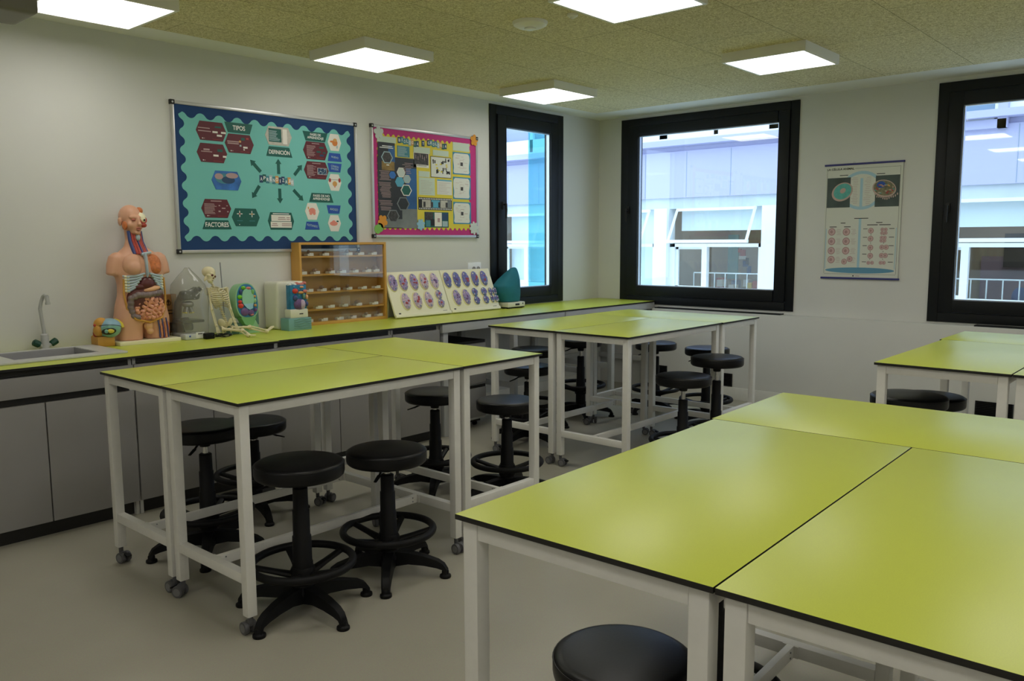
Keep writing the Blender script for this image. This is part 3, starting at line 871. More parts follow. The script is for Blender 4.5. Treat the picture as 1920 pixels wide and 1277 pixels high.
for s in (-1, 1):
    mb = MB()
    xf = Matrix.Translation((s * 0.046, -0.005, 0.040)) @ Matrix.Rotation(s * math.radians(58), 4, 'Y')
    mb.lathe([(0.014, -0.020), (0.0185, -0.016), (0.0200, 0.0), (0.0195, 0.016), (0.012, 0.021)], 8, xf=xf)
    mb.build('knob', 'tap_green', t, smooth=20)
t = thing('wall_sockets', 'white double power socket plate above the tilted cell panels', 'socket', (-1.897, 0, 1.258))
mb = MB(); mb.box((0, -0.006, 0), (0.165, 0.012, 0.075), bev=0.003); mb.build('plate', 'pvc_white', t)
for s in (-0.01, 0.045):
    mb = MB(); mb.lathe([(0.021, 0.0), (0.021, 0.004), (0.016, 0.005), (0.015, 0.001)], 20, xf=Matrix.Translation((s, -0.012, -0.018)) @ Matrix.Rotation(PI / 2, 4, 'X')); mb.build('outlet', 'cabinet_grey', t)

# ------------------------------------------------------------------ bulletin boards
mat('board_navy', lin(24, 62, 112), 0.8)
mat('board_teal', lin(120, 196, 190), 0.8, noise=(2, 0.03))
mat('card_maroon', lin(96, 34, 46), 0.6)
mat('card_green', lin(22, 92, 84), 0.6)
mat('card_blue', lin(38, 82, 170), 0.6)
mat('card_white', lin(232, 228, 220), 0.6)
mat('card_grey', lin(190, 186, 176), 0.6, noise=(40, 0.12))
mat('ink_white', lin(235, 235, 232), 0.6)
mat('ink_pale', lin(178, 150, 150), 0.6)
mat('ink_black', lin(30, 30, 32), 0.6)
mat('brain_blue', lin(52, 110, 185), 0.6, noise=(14, 0.3))
mat('pic_orange', lin(215, 130, 62), 0.6)
mat('pic_pink', lin(228, 140, 125), 0.6)
mat('pic_red', lin(170, 62, 60), 0.6)
mat('pic_cyan', lin(90, 170, 200), 0.6)
mat('tile_orange', lin(214, 160, 92), 0.6)
mat('tile_teal', lin(70, 135, 150), 0.6)
mat('tile_navy', lin(38, 70, 105), 0.6)
mat('tile_grey', lin(165, 190, 195), 0.6)
mat('board_pink', lin(196, 52, 130), 0.7)
mat('board_yellow', lin(226, 208, 72), 0.7)
mat('paper_mint', lin(202, 216, 200), 0.7)
mat('paper_white', lin(222, 224, 216), 0.7)
mat('sheet_blue', lin(62, 140, 178), 0.7)
mat('leaf_orange', lin(222, 150, 52), 0.7)
mat('leaf_green', lin(132, 190, 92), 0.7)
mat('leaf_blue', lin(150, 195, 220), 0.7)
mat('leaf_white', lin(205, 214, 210), 0.7)
mat('photo_dark', lin(62, 58, 56), 0.5, noise=(60, 0.6))
mat('rollup_dark', lin(40, 42, 46), 0.5, noise=(6, 0.3))
mat('rollup_blue', lin(38, 92, 150), 0.5, noise=(5, 0.25))
mat('rollup_grey', lin(120, 125, 126), 0.5, noise=(5, 0.25))
mat('rollup_gold', lin(150, 120, 60), 0.5, noise=(14, 0.4))

def board(name, label, x0, z0, w, h):
    t = thing(name, label, 'bulletin board', (x0, 0, z0))
    mb = MB(); mb.rect(w / 2, h / 2, w - 0.01, h - 0.01, -0.012, -0.001); mb.build('backing', 'cabinet_white', t)
    mb = MB()
    f = 0.022
    for (x, z, a, b) in ((w / 2, f / 2, w, f), (w / 2, h - f / 2, w, f), (f / 2, h / 2, f, h - 2 * f), (w - f / 2, h / 2, f, h - 2 * f)):
        mb.box((x, -0.011, z), (a, 0.020, b), bev=0.004)
    mb.build('frame', 'alu', t)
    for x in (0.012, w - 0.012):
        for z in (0.012, h - 0.012):
            mb = MB(); mb.box((x, -0.0125, z), (0.032, 0.0235, 0.032), bev=0.005)
            mb.tube([(x, -0.024, z), (x, -0.0255, z)], 0.006, 10, 1)
            mb.build('corner_cap', ['black_core', 'alu'], t)
    return t
def scallop(x0, x1, z0, z1, nx, nz, amp):
    """closed wavy outline, counter-clockwise seen from the front"""
    pts = []
    S = 16
    def run(a, b, n, horizontal, fixed, sgn):
        for i in range(n * S):
            u = i / (n * S)
            p = a + (b - a) * u
            q = fixed + sgn * amp * 0.5 * math.copysign(abs(math.cos(2 * PI * n * u)) ** 0.7, math.cos(2 * PI * n * u))
            pts.append((p, q) if horizontal else (q, p))
    run(x0, x1, nx, True, z0, -1); run(z0, z1, nz, False, x1, 1)
    run(x1, x0, nx, True, z1, 1); run(z1, z0, nz, False, x0, -1)
    return pts

B1 = board('bulletin_board', 'large bulletin board with wavy navy border and teal sheet of dark cards', -4.6300, 1.4125, 1.4535, 0.962)
mb = MB(); mb.rect(0.727, 0.481, 1.4095, 0.918, -0.0145, -0.0120); mb.build('border_sheet', 'board_navy', B1)
mb = MB(); mb.plate(scallop(0.068, 1.378, 0.095, 0.880, 10, 7, 0.036), -0.0165, -0.0145); mb.build('teal_sheet', 'board_teal', B1)

YC = -0.0185      # face of the cards
def hexcard(parent, x, z, w, h, material, bars=(), tip=0.13, name='card', vertical=False):
    """six-cornered card; bars = extra printed rectangles (dx, dz, w, h, material) in fractions of the card"""
    if vertical:
        t2 = 0.22
        poly = [(x - w / 2, z), (x - w / 2 * (1 - 2 * t2), z - h / 2), (x + w / 2 * (1 - 2 * t2), z - h / 2), (x + w / 2, z), (x + w / 2 * (1 - 2 * t2), z + h / 2), (x - w / 2 * (1 - 2 * t2), z + h / 2)]
    else:
        poly = [(x - w / 2, z), (x - w / 2 + tip * w, z - h / 2), (x + w / 2 - tip * w, z - h / 2), (x + w / 2, z), (x + w / 2 - tip * w, z + h / 2), (x - w / 2 + tip * w, z + h / 2)]
    mats = [material]
    mb = MB(); mb.plate(poly, YC, -0.0165)
    for k, (dx, dz, bw, bh, bm) in enumerate(bars):
        if bm not in mats: mats.append(bm)
        mb.rect(x + dx * w, z + dz * h, bw * w, bh * h, YC - 0.0003 - 0.00004 * k, YC, mats.index(bm))
    return mb.build(name, mats, parent, smooth=0)
def trap(parent, x, z, w, h, material, words, wide_top, wf=0.74, hf=0.5, tilt=0.0, ink='ink_white', name='title_card'):
    k = 0.11
    a, b = (0.5, 0.5 - k) if wide_top else (0.5 - k, 0.5)       # top half-width, bottom half-width
    mb = MB(); mb.plate([(x - w * b, z - h / 2), (x + w * b, z - h / 2), (x + w * a, z + h / 2), (x - w * a, z + h / 2)], YC, -0.0165)
    o = mb.build(name, material, parent, smooth=0)
    text('lettering', words, o, (x, YC - 0.0006, z), w * wf, h * hf, ink, tilt)
    return o
def lines(x0, x1, z_top, z_bot, n, m='ink_pale', seed=1, hh=0.022):
    r = random.Random(seed); out = []
    for i in range(n):
        z = z_top + (z_bot - z_top) * i / max(1, n - 1)
        e = x0 + (x1 - x0) * r.uniform(0.6, 1.0)
        out.append(((x0 + e) / 2, z, e - x0, hh, m))
    return out
foot = [(-0.30, -0.40, 0.03, 0.05, 'ink_white'), (-0.25, -0.40, 0.05, 0.03, 'ink_pale'), (0.18, -0.41, 0.30, 0.015, 'pic_red')]
hexcard(B1, 0.269, 0.792, 0.214, 0.121, 'card_maroon', [(-0.24, 0.14, 0.38, 0.045, 'ink_pale'), (-0.22, -0.02, 0.42, 0.05, 'ink_pale'), (0.22, 0.24, 0.2, 0.09, 'card_green'), (0.12, -0.03, 0.17, 0.10, 'card_white'), (0.40, -0.03, 0.16, 0.10, 'card_white'), (0.26, -0.20, 0.17, 0.10, 'card_white')] + foot)
trap(B1, 0.469, 0.831, 0.207, 0.066, 'card_green', 'TIPOS', True, 0.44, 0.46)
hexcard(B1, 0.469, 0.728, 0.214, 0.124, 'card_maroon', [(-0.22, 0.09, 0.40, 0.06, 'ink_pale'), (-0.22, -0.01, 0.38, 0.06, 'ink_pale'), (0.02, 0.12, 0.07, 0.10, 'tile_orange'), (0.28, 0.30, 0.09, 0.10, 'pic_red'), (0.12, 0.26, 0.12, 0.14, 'card_green'), (0.03, -0.10, 0.06, 0.09, 'tile_grey'), (0.20, -0.18, 0.15, 0.10, 'card_white'), (0.15, -0.30, 0.05, 0.06, 'card_white')] + foot)
hexcard(B1, 0.268, 0.652, 0.214, 0.121, 'card_maroon', [(-0.18, 0.17, 0.20, 0.09, 'ink_pale'), (-0.18, 0.06, 0.36, 0.045, 'ink_pale'), (0.26, 0.16, 0.17, 0.14, 'card_green'), (0.12, -0.12, 0.17, 0.10, 'card_white'), (0.41, -0.15, 0.12, 0.10, 'card_white')] + foot)
hexcard(B1, 0.773, 0.805, 0.214, 0.127, 'card_grey', [(-0.13, 0.03, 0.47, 0.72, 'card_green')] + [(dx - 0.02, dz, w, 0.03, 'tile_grey') for dx, dz, w, _, _ in lines(-0.33, 0.08, 0.25, -0.24, 8, seed=4)] + [(0.24, 0.0, 0.16, 0.8, 'card_white')])
trap(B1, 0.775, 0.698, 0.209, 0.067, 'card_green', 'DEFINICIÓN', False, 0.80, 0.52)
trap(B1, 1.080, 0.829, 0.214, 0.066, 'card_green', 'FASES DE\nAPRENDIZAJE', True, 0.66, 0.68)
hexcard(B1, 1.079, 0.729, 0.214, 0.126, 'card_maroon', [(0, 0.40, 0.3, 0.04, 'ink_pale')] + lines(-0.36, 0.02, 0.26, -0.30, 9, seed=6, hh=0.028) + [(0.24, 0.20, 0.18, 0.10, 'card_green'), (0.12, -0.05, 0.17, 0.09, 'card_green'), (0.34, -0.08, 0.10, 0.08, 'card_green'), (0.24, -0.24, 0.16, 0.10, 'tile_navy')] + foot)
hexcard(B1, 1.081, 0.589, 0.214, 0.124, 'card_maroon', [(0, 0.40, 0.34, 0.04, 'ink_pale')] + lines(-0.38, 0.0, 0.26, -0.30, 10, seed=8, hh=0.028) + [(0.23, -0.04, 0.38, 0.38, 'ink_white'), (0.23, -0.04, 0.355, 0.35, 'tile_navy')] + [(0.23 + random.uniform(-0.15, 0.15), -0.04 + random.uniform(-0.14, 0.14), 0.03, 0.05, 'tile_grey') for _ in range(14)] + foot)
def pic(parent, x, z, w, h, shapes, name='picture_card'):
    """tall six-cornered white card with a small printed drawing"""
    mats = ['card_white']
    t2 = 0.20
    poly = [(x - w / 2, z), (x - w / 2 * (1 - 2 * t2), z - h / 2), (x + w / 2 * (1 - 2 * t2), z - h / 2), (x + w / 2, z), (x + w / 2 * (1 - 2 * t2), z + h / 2), (x - w / 2 * (1 - 2 * t2), z + h / 2)]
    mb = MB(); mb.plate(poly, YC, -0.0165)
    for k, (dx, dz, rx, rz, bm) in enumerate(shapes):
        if bm not in mats: mats.append(bm)
        mb.plate([(x + (dx + rx * math.cos(a)) * w, z + (dz + rz * math.sin(a)) * h) for a in [2 * PI * i / 18 for i in range(18)]], YC - 0.0004 - 0.0001 * k, YC, mats.index(bm))
    return mb.build(name, mats, parent, smooth=0)
pic(B1, 1.248, 0.802, 0.121, 0.122, [(0.02, -0.02, 0.20, 0.20, 'pic_orange'), (-0.22, 0.04, 0.12, 0.06, 'pic_orange'), (0.04, 0.14, 0.14, 0.10, 'tile_orange'), (0.18, -0.26, 0.05, 0.10, 'tile_grey')])
trap(B1, 1.247, 0.694, 0.125, 0.060, 'card_blue', 'NUEVO', False, 0.5, 0.24, 0.12, 'tile_grey')
trap(B1, 1.244, 0.618, 0.127, 0.064, 'card_blue', 'CONSOLI\nDACIÓN', True, 0.55, 0.52, 0.12, 'tile_grey')
pic(B1, 1.240, 0.510, 0.121, 0.122, [(0, 0.16, 0.34, 0.010, 'ink_black'), (-0.36, 0.12, 0.09, 0.12, 'pic_red'), (0.36, 0.14, 0.09, 0.13, 'pic_red'), (0.0, -0.08, 0.17, 0.16, 'tile_orange'), (0, -0.26, 0.05, 0.05, 'pic_pink')])
o = hexcard(B1, 0.363, 0.479, 0.216, 0.124, 'brain_blue', [], name='brain_picture')
mb = MB()
for k, (dx, dz, rx, rz, mi) in enumerate([(-0.02, 0.012, 0.062, 0.034, 1), (0.012, 0.004, 0.048, 0.024, 0), (0.04, 0.034, 0.045, 0.018, 2), (-0.055, 0.025, 0.03, 0.02, 2)]):
    mb.plate([(0.363 + dx + rx * math.cos(a), 0.479 + dz + rz * math.sin(a)) for a in [2 * PI * i / 20 for i in range(20)]], YC - 0.0004 - 0.0001 * k, YC, mi)
mb.build('brain_drawing', ['tile_navy', 'tile_teal', 'ink_pale'], o, smooth=0)
word = 'APRENDIZAJE'
cols = ['tile_navy', 'card_green', 'tile_teal', 'tile_grey', 'tile_teal', 'tile_orange', 'tile_navy', 'tile_navy', 'tile_teal', 'tile_orange', 'tile_grey']
for i, ch in enumerate(word):
    x = 0.6235 + 0.0248 * i; z = 0.508 - 0.0012 * i + (0.004 if i % 2 else -0.004)
    mb = MB(); mb.rect(x, z, 0.026, 0.050, YC - 0.0001 * (i % 3), -0.0165)
    o = mb.build('letter_tile', cols[i], B1, smooth=0)
    text('lettering', ch, o, (x, YC - 0.0012, z), 0.017 if ch != 'I' else 0.005, 0.024, 'ink_white')
trap(B1, 1.116, 0.393, 0.214, 0.066, 'card_green', 'FASES DE NO\nAPRENDIZAJE', False, 0.70, 0.68)
pic(B1, 1.032, 0.292, 0.123, 0.120, [(0.0, 0.04, 0.24, 0.17, 'pic_pink'), (-0.1, -0.12, 0.10, 0.10, 'pic_pink'), (0.14, -0.10, 0.10, 0.12, 'pic_pink'), (-0.26, 0.2, 0.04, 0.08, 'tile_orange')])
trap(B1, 1.225, 0.311, 0.125, 0.061, 'card_blue', 'AHOGO', True, 0.58, 0.28, 0.10, 'tile_grey')
trap(B1, 1.030, 0.189, 0.125, 0.057, 'card_blue', 'FLOTANDO', False, 0.74, 0.28, 0.16, 'tile_grey')
pic(B1, 1.227, 0.209, 0.118, 0.120, [(-0.06, -0.02, 0.30, 0.14, 'pic_pink'), (-0.06, 0.10, 0.12, 0.08, 'pic_pink'), (0.24, 0.12, 0.09, 0.05, 'card_green')])
hexcard(B1, 0.280, 0.293, 0.213, 0.121, 'card_maroon', [(0, 0.40, 0.36, 0.05, 'ink_pale')] + lines(-0.40, 0.02, 0.24, -0.28, 9, seed=11, hh=0.03) + [(0.10, 0.16, 0.05, 0.06, 'ink_pale'), (0.36, 0.16, 0.05, 0.04, 'ink_pale'), (0.24, 0.02, 0.12, 0.06, 'ink_pale'), (0.10, -0.15, 0.07, 0.08, 'ink_pale'), (0.38, -0.16, 0.05, 0.07, 'ink_pale')] + foot)
trap(B1, 0.280, 0.187, 0.208, 0.060, 'card_green', 'FACTORES', False, 0.80, 0.52)
o = hexcard(B1, 0.494, 0.239, 0.210, 0.119, 'card_green', [(-0.22, -0.20, 0.2, 0.03, 'tile_teal'), (0.22, -0.20, 0.2, 0.03, 'tile_teal'), (-0.24, -0.41, 0.03, 0.05, 'ink_white')])
mb = MB()
for sx, mi in ((-0.22, 1), (0.22, 2)):
    x = 0.494 + sx * 0.21; z = 0.239 + 0.19 * 0.119
    for a in range(4):
        c, s = math.cos(a * PI / 2), math.sin(a * PI / 2)
        P = lambda u, v: (x + c * u - s * v, z + s * u + c * v)
        mb.plate([P(0.006, -0.0026), P(0.018, -0.0032), P(0.0225, 0), P(0.018, 0.0032), P(0.006, 0.0026)], YC - 0.0005, YC, 0)
    mb.rect(x, z, 0.010, 0.010, YC - 0.0006, YC, mi)
mb.build('cross_symbols', ['ink_white', 'pic_red', 'tile_orange'], o, smooth=0)
hexcard(B1, 0.769, 0.218, 0.212, 0.121, 'card_green', [(0, 0.42, 0.62, 0.05, 'ink_white'), (0, 0.17, 0.74, 0.36, 'card_white'), (0, -0.21, 0.80, 0.34, 'card_white'), (0.02, 0.20, 0.26, 0.05, 'ink_pale'), (0.03, 0.10, 0.3, 0.05, 'ink_pale'), (0.27, 0.20, 0.13, 0.05, 'ink_pale'), (0.27, 0.10, 0.13, 0.05, 'ink_pale'), (-0.25, -0.16, 0.18, 0.05, 'ink_pale'), (-0.25, -0.26, 0.24, 0.05, 'ink_pale'), (0.2, -0.16, 0.36, 0.05, 'ink_pale'), (0.2, -0.26, 0.36, 0.05, 'ink_pale')], tip=0.10)
def arrow(x0, z0, x1, z1, w=0.0115, head=0.024):
    d = Vector((x1 - x0, z1 - z0)); L = d.length; d /= L; n = Vector((-d.y, d.x))
    P = lambda u, v: (x0 + d.x * u + n.x * v, z0 + d.y * u + n.y * v)
    mb = MB(); mb.plate([P(0, -w), P(L - 0.034, -w), P(L - 0.034, -head), P(L, 0), P(L - 0.034, head), P(L - 0.034, w), P(0, w)], YC, -0.0165)
    mb.build('arrow', 'card_green', B1, smooth=0)
arrow(0.622, 0.552, 0.545, 0.628); arrow(0.764, 0.545, 0.764, 0.649); arrow(0.892, 0.545, 0.958, 0.620)
arrow(0.607, 0.456, 0.549, 0.371); arrow(0.767, 0.444, 0.767, 0.342); arrow(0.880, 0.440, 0.960, 0.366)

# second board
B2 = board('bulletin_board', 'smaller bulletin board with pink scalloped border, photos and paper leaves', -3.0380, 1.5150, 1.186, 0.872)
mb = MB(); mb.rect(0.593, 0.436, 1.142, 0.828, -0.0145, -0.0120); mb.build('border_sheet', 'board_pink', B2)
mb = MB(); mb.plate(scallop(0.068, 1.085, 0.072, 0.800, 19, 13, 0.020), -0.0165, -0.0145); mb.build('yellow_sheet', 'board_yellow', B2)
def sheet(x, z, w, h, m, prints=(), name='paper_sheet', lift=0.0, parent=None, raw=False):
    mats = [m]; mb = MB(); y = YC - lift
    mb.rect(x, z, w, h, y, -0.0165)
    for k, (dx, dz, bw, bh, bm) in enumerate(prints):
        if bm not in mats: mats.append(bm)
        mb.rect(x + dx * w, z + dz * h, bw * w, bh * h, y - 0.0003 - 0.00004 * k, y, mats.index(bm))
    if raw: return mb, mats
    return mb.build(name, mats, parent or B2, smooth=0)
def hexpic(parent, x, z, w, h, rim, fill, lift, name='hexagon_picture'):
    mb = MB()
    for s, yy, mi in ((1.0, 0.0, 0), (0.84, 0.0003, 1)):
        mb.plate([(x + s * w / 2 * math.cos(a), z + s * h / 2 * math.sin(a)) for a in [PI / 3 * i for i in range(6)]], YC - lift - yy, YC - lift + 0.001, mi)
    return mb.build(name, [rim, fill], parent, smooth=0)
big_mb, big_mats = sheet(0.262, 0.355, 0.405, 0.560, 'rollup_dark', [(0.36, 0.0, 0.28, 0.72, 'rollup_blue'), (0.30, -0.36, 0.40, 0.28, 'rollup_grey'), (0.05, -0.43, 0.9, 0.12, 'rollup_grey')], 'large_poster', raw=True)
mb = big_mb; big_mats.append('ink_pale'); IP = len(big_mats) - 1
for zc, n in ((0.52, 7), (0.43, 9), (0.34, 3), (0.29, 4), (0.24, 3)):
    for i in range(n): mb.rect(0.135 + random.uniform(-0.01, 0.01), zc - 0.011 * i, random.uniform(0.08, 0.13), 0.004, YC - 0.0008, YC - 0.0002, IP)
for i in range(7): mb.rect(0.37 + random.uniform(-0.02, 0.02), 0.595 - 0.013 * i, 0.09, 0.004, YC - 0.0008, YC - 0.0002, IP)
big = mb.build('large_poster', big_mats, B2, smooth=0)
for (x, z, w, h, rim, fill) in ((0.298, 0.519, 0.092, 0.087, 'card_white', 'leaf_white'), (0.208, 0.494, 0.085, 0.075, 'rollup_dark', 'brain_blue'), (0.282, 0.443, 0.098, 0.087, 'pic_cyan', 'pic_cyan'), (0.360, 0.470, 0.085, 0.075, 'card_grey', 'tile_grey'), (0.350, 0.380, 0.120, 0.102, 'card_white', 'card_green'), (0.315, 0.271, 0.135, 0.120, 'rollup_grey', 'rollup_dark'), (0.208, 0.171, 0.130, 0.112, 'rollup_grey', 'photo_dark')):
    hexpic(big, x, z, w, h, rim, fill, 0.0008)
d = sheet(0.151, 0.634, 0.173, 0.217, 'rollup_dark', [(0.30, 0.1, 0.38, 0.6, 'rollup_blue'), (0.08, -0.33, 0.75, 0.32, 'rollup_gold'), (0.05, 0.37, 0.6, 0.03, 'ink_white'), (0.0, 0.31, 0.8, 0.03, 'ink_white'), (0.06, -0.30, 0.16, 0.04, 'ink_white')], 'dark_poster', 0.0012)
hexpic(d, 0.155, 0.627, 0.120, 0.105, 'tile_grey', 'photo_dark', 0.0022)
sheet(0.156, 0.764, 0.19, 0.046, 'paper_mint', lift=0.001, name='blank_label')
sheet(0.328, 0.685, 0.130, 0.087, 'tile_teal', [(a, b, c, 0.05, 'tile_grey') for a, b, c, _, _ in lines(-0.45, 0.42, 0.38, -0.38, 8, seed=3)], 'teal_note')
sheet(0.526, 0.712, 0.180, 0.046, 'paper_mint', lift=0.0015, name='blank_label')
sheet(0.519, 0.633, 0.168, 0.124, 'card_white', [(0, 0.05, 0.93, 0.75, 'photo_dark'), (0, -0.36, 0.7, 0.12, 'card_grey')] + [(-0.42 + 0.07 * i, 0.10 + 0.08 * (i % 3), 0.028, 0.24, 'ink_pale' if i % 2 else 'ink_black') for i in range(13)], 'group_photo')
sheet(0.740, 0.702, 0.180, 0.046, 'paper_mint', lift=0.0015, name='blank_label')
r = random.Random(5)
sheet(0.741, 0.586, 0.236, 0.172, 'ink_black', [(0, 0, 0.965, 0.95, 'paper_white')] + [(r.uniform(-0.42, 0.42), r.choice([0.28, -0.16]) + r.uniform(-0.1, 0.1), r.uniform(0.03, 0.06), r.uniform(0.08, 0.2), 'ink_black') for _ in range(26)] + [(r.uniform(-0.3, 0.3), r.uniform(-0.3, 0.2), 0.08, 0.06, 'board_yellow') for _ in range(8)], 'silhouette_sheet')
sheet(0.982, 0.773, 0.200, 0.070, 'paper_mint', lift=0.001, name='blank_label')
for z, seed in ((0.633, 1), (0.424, 2), (0.212, 3)):
    r = random.Random(seed)
    o = sheet(0.988, z, 0.216, 0.188, 'sheet_blue', name='blue_worksheet')
    mb = MB(); mb.plate([(0.988 + (0.44 + 0.02 * math.sin(5 * a)) * 0.216 * max(-1, min(1, 1.35 * math.cos(a))) - 0.005, z + 0.45 * 0.188 * max(-1, min(1, 1.3 * math.sin(a)))) for a in [2 * PI * i / 36 for i in range(36)]], YC - 0.0006, YC, 0)
    for k in range(14): mb.rect(0.988 + r.uniform(-0.07, 0.07), z + r.uniform(-0.065, 0.065), r.uniform(0.015, 0.05), 0.002, YC - 0.0008, YC, 1)
    mb.rect(0.985, z - 0.005, 0.045, 0.07, YC - 0.0009, YC, 1); mb.rect(0.985, z - 0.005, 0.042, 0.066, YC - 0.0010, YC, 0)
    mb.rect(0.985, z - 0.005, 0.03, 0.03, YC - 0.0011, YC, 2)
    mb.build('white_paper', ['paper_white', 'ink_pale', 'photo_dark'], o, smooth=0)
sheet(0.549, 0.520, 0.122, 0.047, 'paper_mint', lift=0.0005, name='blank_label')
sheet(0.578, 0.421, 0.178, 0.142, 'paper_mint', [(a, b, c, 0.012, 'ink_pale') for a, b, c, _, _ in lines(-0.4, 0.42, 0.32, -0.40, 9, seed=21)])
sheet(0.779, 0.423, 0.172, 0.126, 'paper_white', [(0, 0.45, 0.98, 0.09, 'pic_cyan')] + [(a, b, c, 0.014, 'ink_pale') for a, b, c, _, _ in lines(-0.42, 0.42, 0.28, -0.40, 8, seed=22)])
film = sheet(0.672, 0.280, 0.385, 0.102, 'ink_black', [(-0.27 + 0.27 * i, 0, 0.25, 0.62, m) for i, m in enumerate(['card_grey', 'pic_cyan', 'card_grey'])] + [(0.42, 0, 0.12, 0.62, 'rollup_grey')] + [(-0.47 + 0.0495 * i, s * 0.40, 0.026, 0.10, 'ink_white') for i in range(20) for s in (-1, 1)] + [(-0.33 + 0.22 * i, -0.06, 0.06, 0.42, 'photo_dark') for i in range(4)], 'film_strip')
sheet(0.683, 0.149, 0.275, 0.128, 'card_green', [(-0.32, 0.2, 0.34, 0.55, 'photo_dark'), (-0.36, -0.25, 0.18, 0.42, 'tile_teal'), (-0.16, -0.18, 0.18, 0.42, 'ink_black'), (0.06, 0.02, 0.30, 0.9, 'card_white'), (0.08, -0.02, 0.10, 0.26, 'ink_pale'), (0.35, 0.22, 0.26, 0.45, 'tile_navy'), (0.35, -0.26, 0.22, 0.36, 'tile_grey')], 'collage_sheet')
def tiles(word, x0, z0, dx, dz):
    cs = ['tile_navy', 'tile_teal', 'tile_teal', 'tile_teal', 'tile_grey', 'tile_orange', 'card_green', 'tile_navy']
    for i, ch in enumerate(word):
        x = x0 + dx * i; z = z0 + dz * i + (0.004 if i % 2 else -0.003)
        mb = MB(); mb.rect(x, z, dx * 1.05, 0.046, YC - 0.0001 * (i % 3) - 0.0016, -0.0165)
        o = mb.build('letter_tile', cs[i % 8], B2, smooth=0)
        text('lettering', ch, o, (x, YC - 0.003, z), dx * 0.66 if ch not in 'IÍ' else dx * 0.22, 0.024, 'ink_white')
tiles('BIOLOGÍA', 0.286, 0.775, 0.0275, -0.0030)
tiles('Y', 0.541, 0.769, 0.028, 0)
tiles('GEOLOGÍA', 0.602, 0.778, 0.0275, -0.0026)
def leaf(x, z, s, m, rot, lobes=5, name='paper_leaf'):
    pts = []
    for i in range(60):
        a = 2 * PI * i / 60
        rr = s * (0.62 + 0.38 * abs(math.cos(lobes * a / 2)) ** 0.7)
        pts.append((x + rr * math.cos(a + rot), z + rr * 1.05 * math.sin(a + rot)))
    mb = MB(); mb.plate(pts, YC - 0.005, YC - 0.003); mb.build(name, m, B2, smooth=0)
leaf(0.075, 0.812, 0.050, 'leaf_white', 0.4); leaf(1.140, 0.843, 0.048, 'leaf_orange', 0.2); leaf(0.095, 0.128, 0.050, 'leaf_orange', 0.9)
leaf(0.055, 0.072, 0.046, 'leaf_green', 0.5, 2); leaf(0.498, 0.107, 0.046, 'leaf_blue', 0.3, 7); leaf(1.127, 0.084, 0.056, 'leaf_white', 0.1, 8)

# ------------------------------------------------------------------ hanging chart beside the right window
mat('chart_paper', lin(214, 216, 206), 0.6)
mat('chart_rod', lin(52, 52, 120), 0.5)
mat('chart_blue', lin(165, 200, 215), 0.6)
mat('chart_deep', lin(96, 150, 180), 0.6)
mat('chart_dark', lin(70, 82, 80), 0.6, noise=(5, 0.35))
mat('cell_teal', lin(92, 172, 165), 0.6, noise=(30, 0.15))
mat('cell_rim', lin(190, 165, 155), 0.6)
mat('cell_pink', lin(176, 140, 140), 0.6)
mat('cell_core', lin(206, 176, 174), 0.6)
mat('cell_olive', lin(120, 118, 92), 0.6, noise=(50, 0.4))
t = thing('wall_chart', 'hanging animal cell chart between the two big windows', 'poster', (0, -2.384, 1.157), -PI / 2)
CW, CH = 0.636, 0.955
mb = MB(); mb.rect(CW / 2, CH / 2, CW - 0.012, CH, -0.0105, -0.009); chart = mb; CM = []
for z in (0.0, CH):
    mb = MB(); mb.box((CW / 2, -0.010, z), (CW + 0.012, 0.014, 0.016), bev=0.003); mb.build('rod', 'chart_rod', t)
for dx in (-0.08, 0.08):
    mb = MB(); mb.torus((CW / 2 + dx, -0.005, CH + 0.012), 0.008, 0.0015, 14, 6, rot=Matrix.Rotation(PI / 2, 4, 'X')); mb.build('hook', 'alu', t)
YP = -0.0105
def merge(mb, mats):
    o = len(chart.v); k = 1 + len(CM)
    chart.v += mb.v; chart.f += [tuple(i + o for i in f) for f in mb.f]; chart.mi += [m + k for m in mb.mi]; CM.extend(mats)
def elp(mb, x, z, rx, rz, lift, mi, n=28, rot=0.0):
    c, s = math.cos(rot), math.sin(rot)
    mb.plate([(x + rx * math.cos(a) * c - rz * math.sin(a) * s, z + rx * math.cos(a) * s + rz * math.sin(a) * c) for a in [2 * PI * i / n for i in range(n)]], YP - lift, YP, mi)
mb = MB()
elp(mb, 0.309, 0.735, 0.175, 0.160, 0.0002, 0, 40); elp(mb, 0.309, 0.735, 0.150, 0.135, 0.0003, 1, 40)
mb.rect(0.308, 0.71, 0.022, 0.25, YP - 0.0004, YP, 0); mb.rect(0.308, 0.29, 0.020, 0.42, YP - 0.0002, YP, 0)
elp(mb, 0.315, 0.067, 0.285, 0.025, 0.0003, 2, 40)
mb.rect(0.028, 0.25, 0.006, 0.34, YP - 0.0002, YP, 0); mb.rect(0.60, 0.25, 0.006, 0.34, YP - 0.0002, YP, 0)
for (x, z, w, h) in ((0.02, 0.48, 0.0018, 0.88), (0.612, 0.48, 0.0018, 0.88), (0.316, 0.035, 0.59, 0.0018), (0.43, 0.918, 0.36, 0.0018)): mb.rect(x, z, w, h, YP - 0.0004, YP, 3)
merge(mb, ['chart_blue', 'chart_paper', 'chart_deep', 'ink_black'])
mb = MB()
mb.rect(0.120, 0.722, 0.195, 0.250, YP - 0.0006, YP, 0); mb.rect(0.515, 0.722, 0.190, 0.255, YP - 0.0006, YP, 0)
elp(mb, 0.150, 0.728, 0.092, 0.074, 0.0008, 1, rot=0.5); elp(mb, 0.152, 0.732, 0.078, 0.062, 0.0010, 2, rot=0.5); elp(mb, 0.155, 0.738, 0.026, 0.020, 0.0012, 1, rot=0.6)
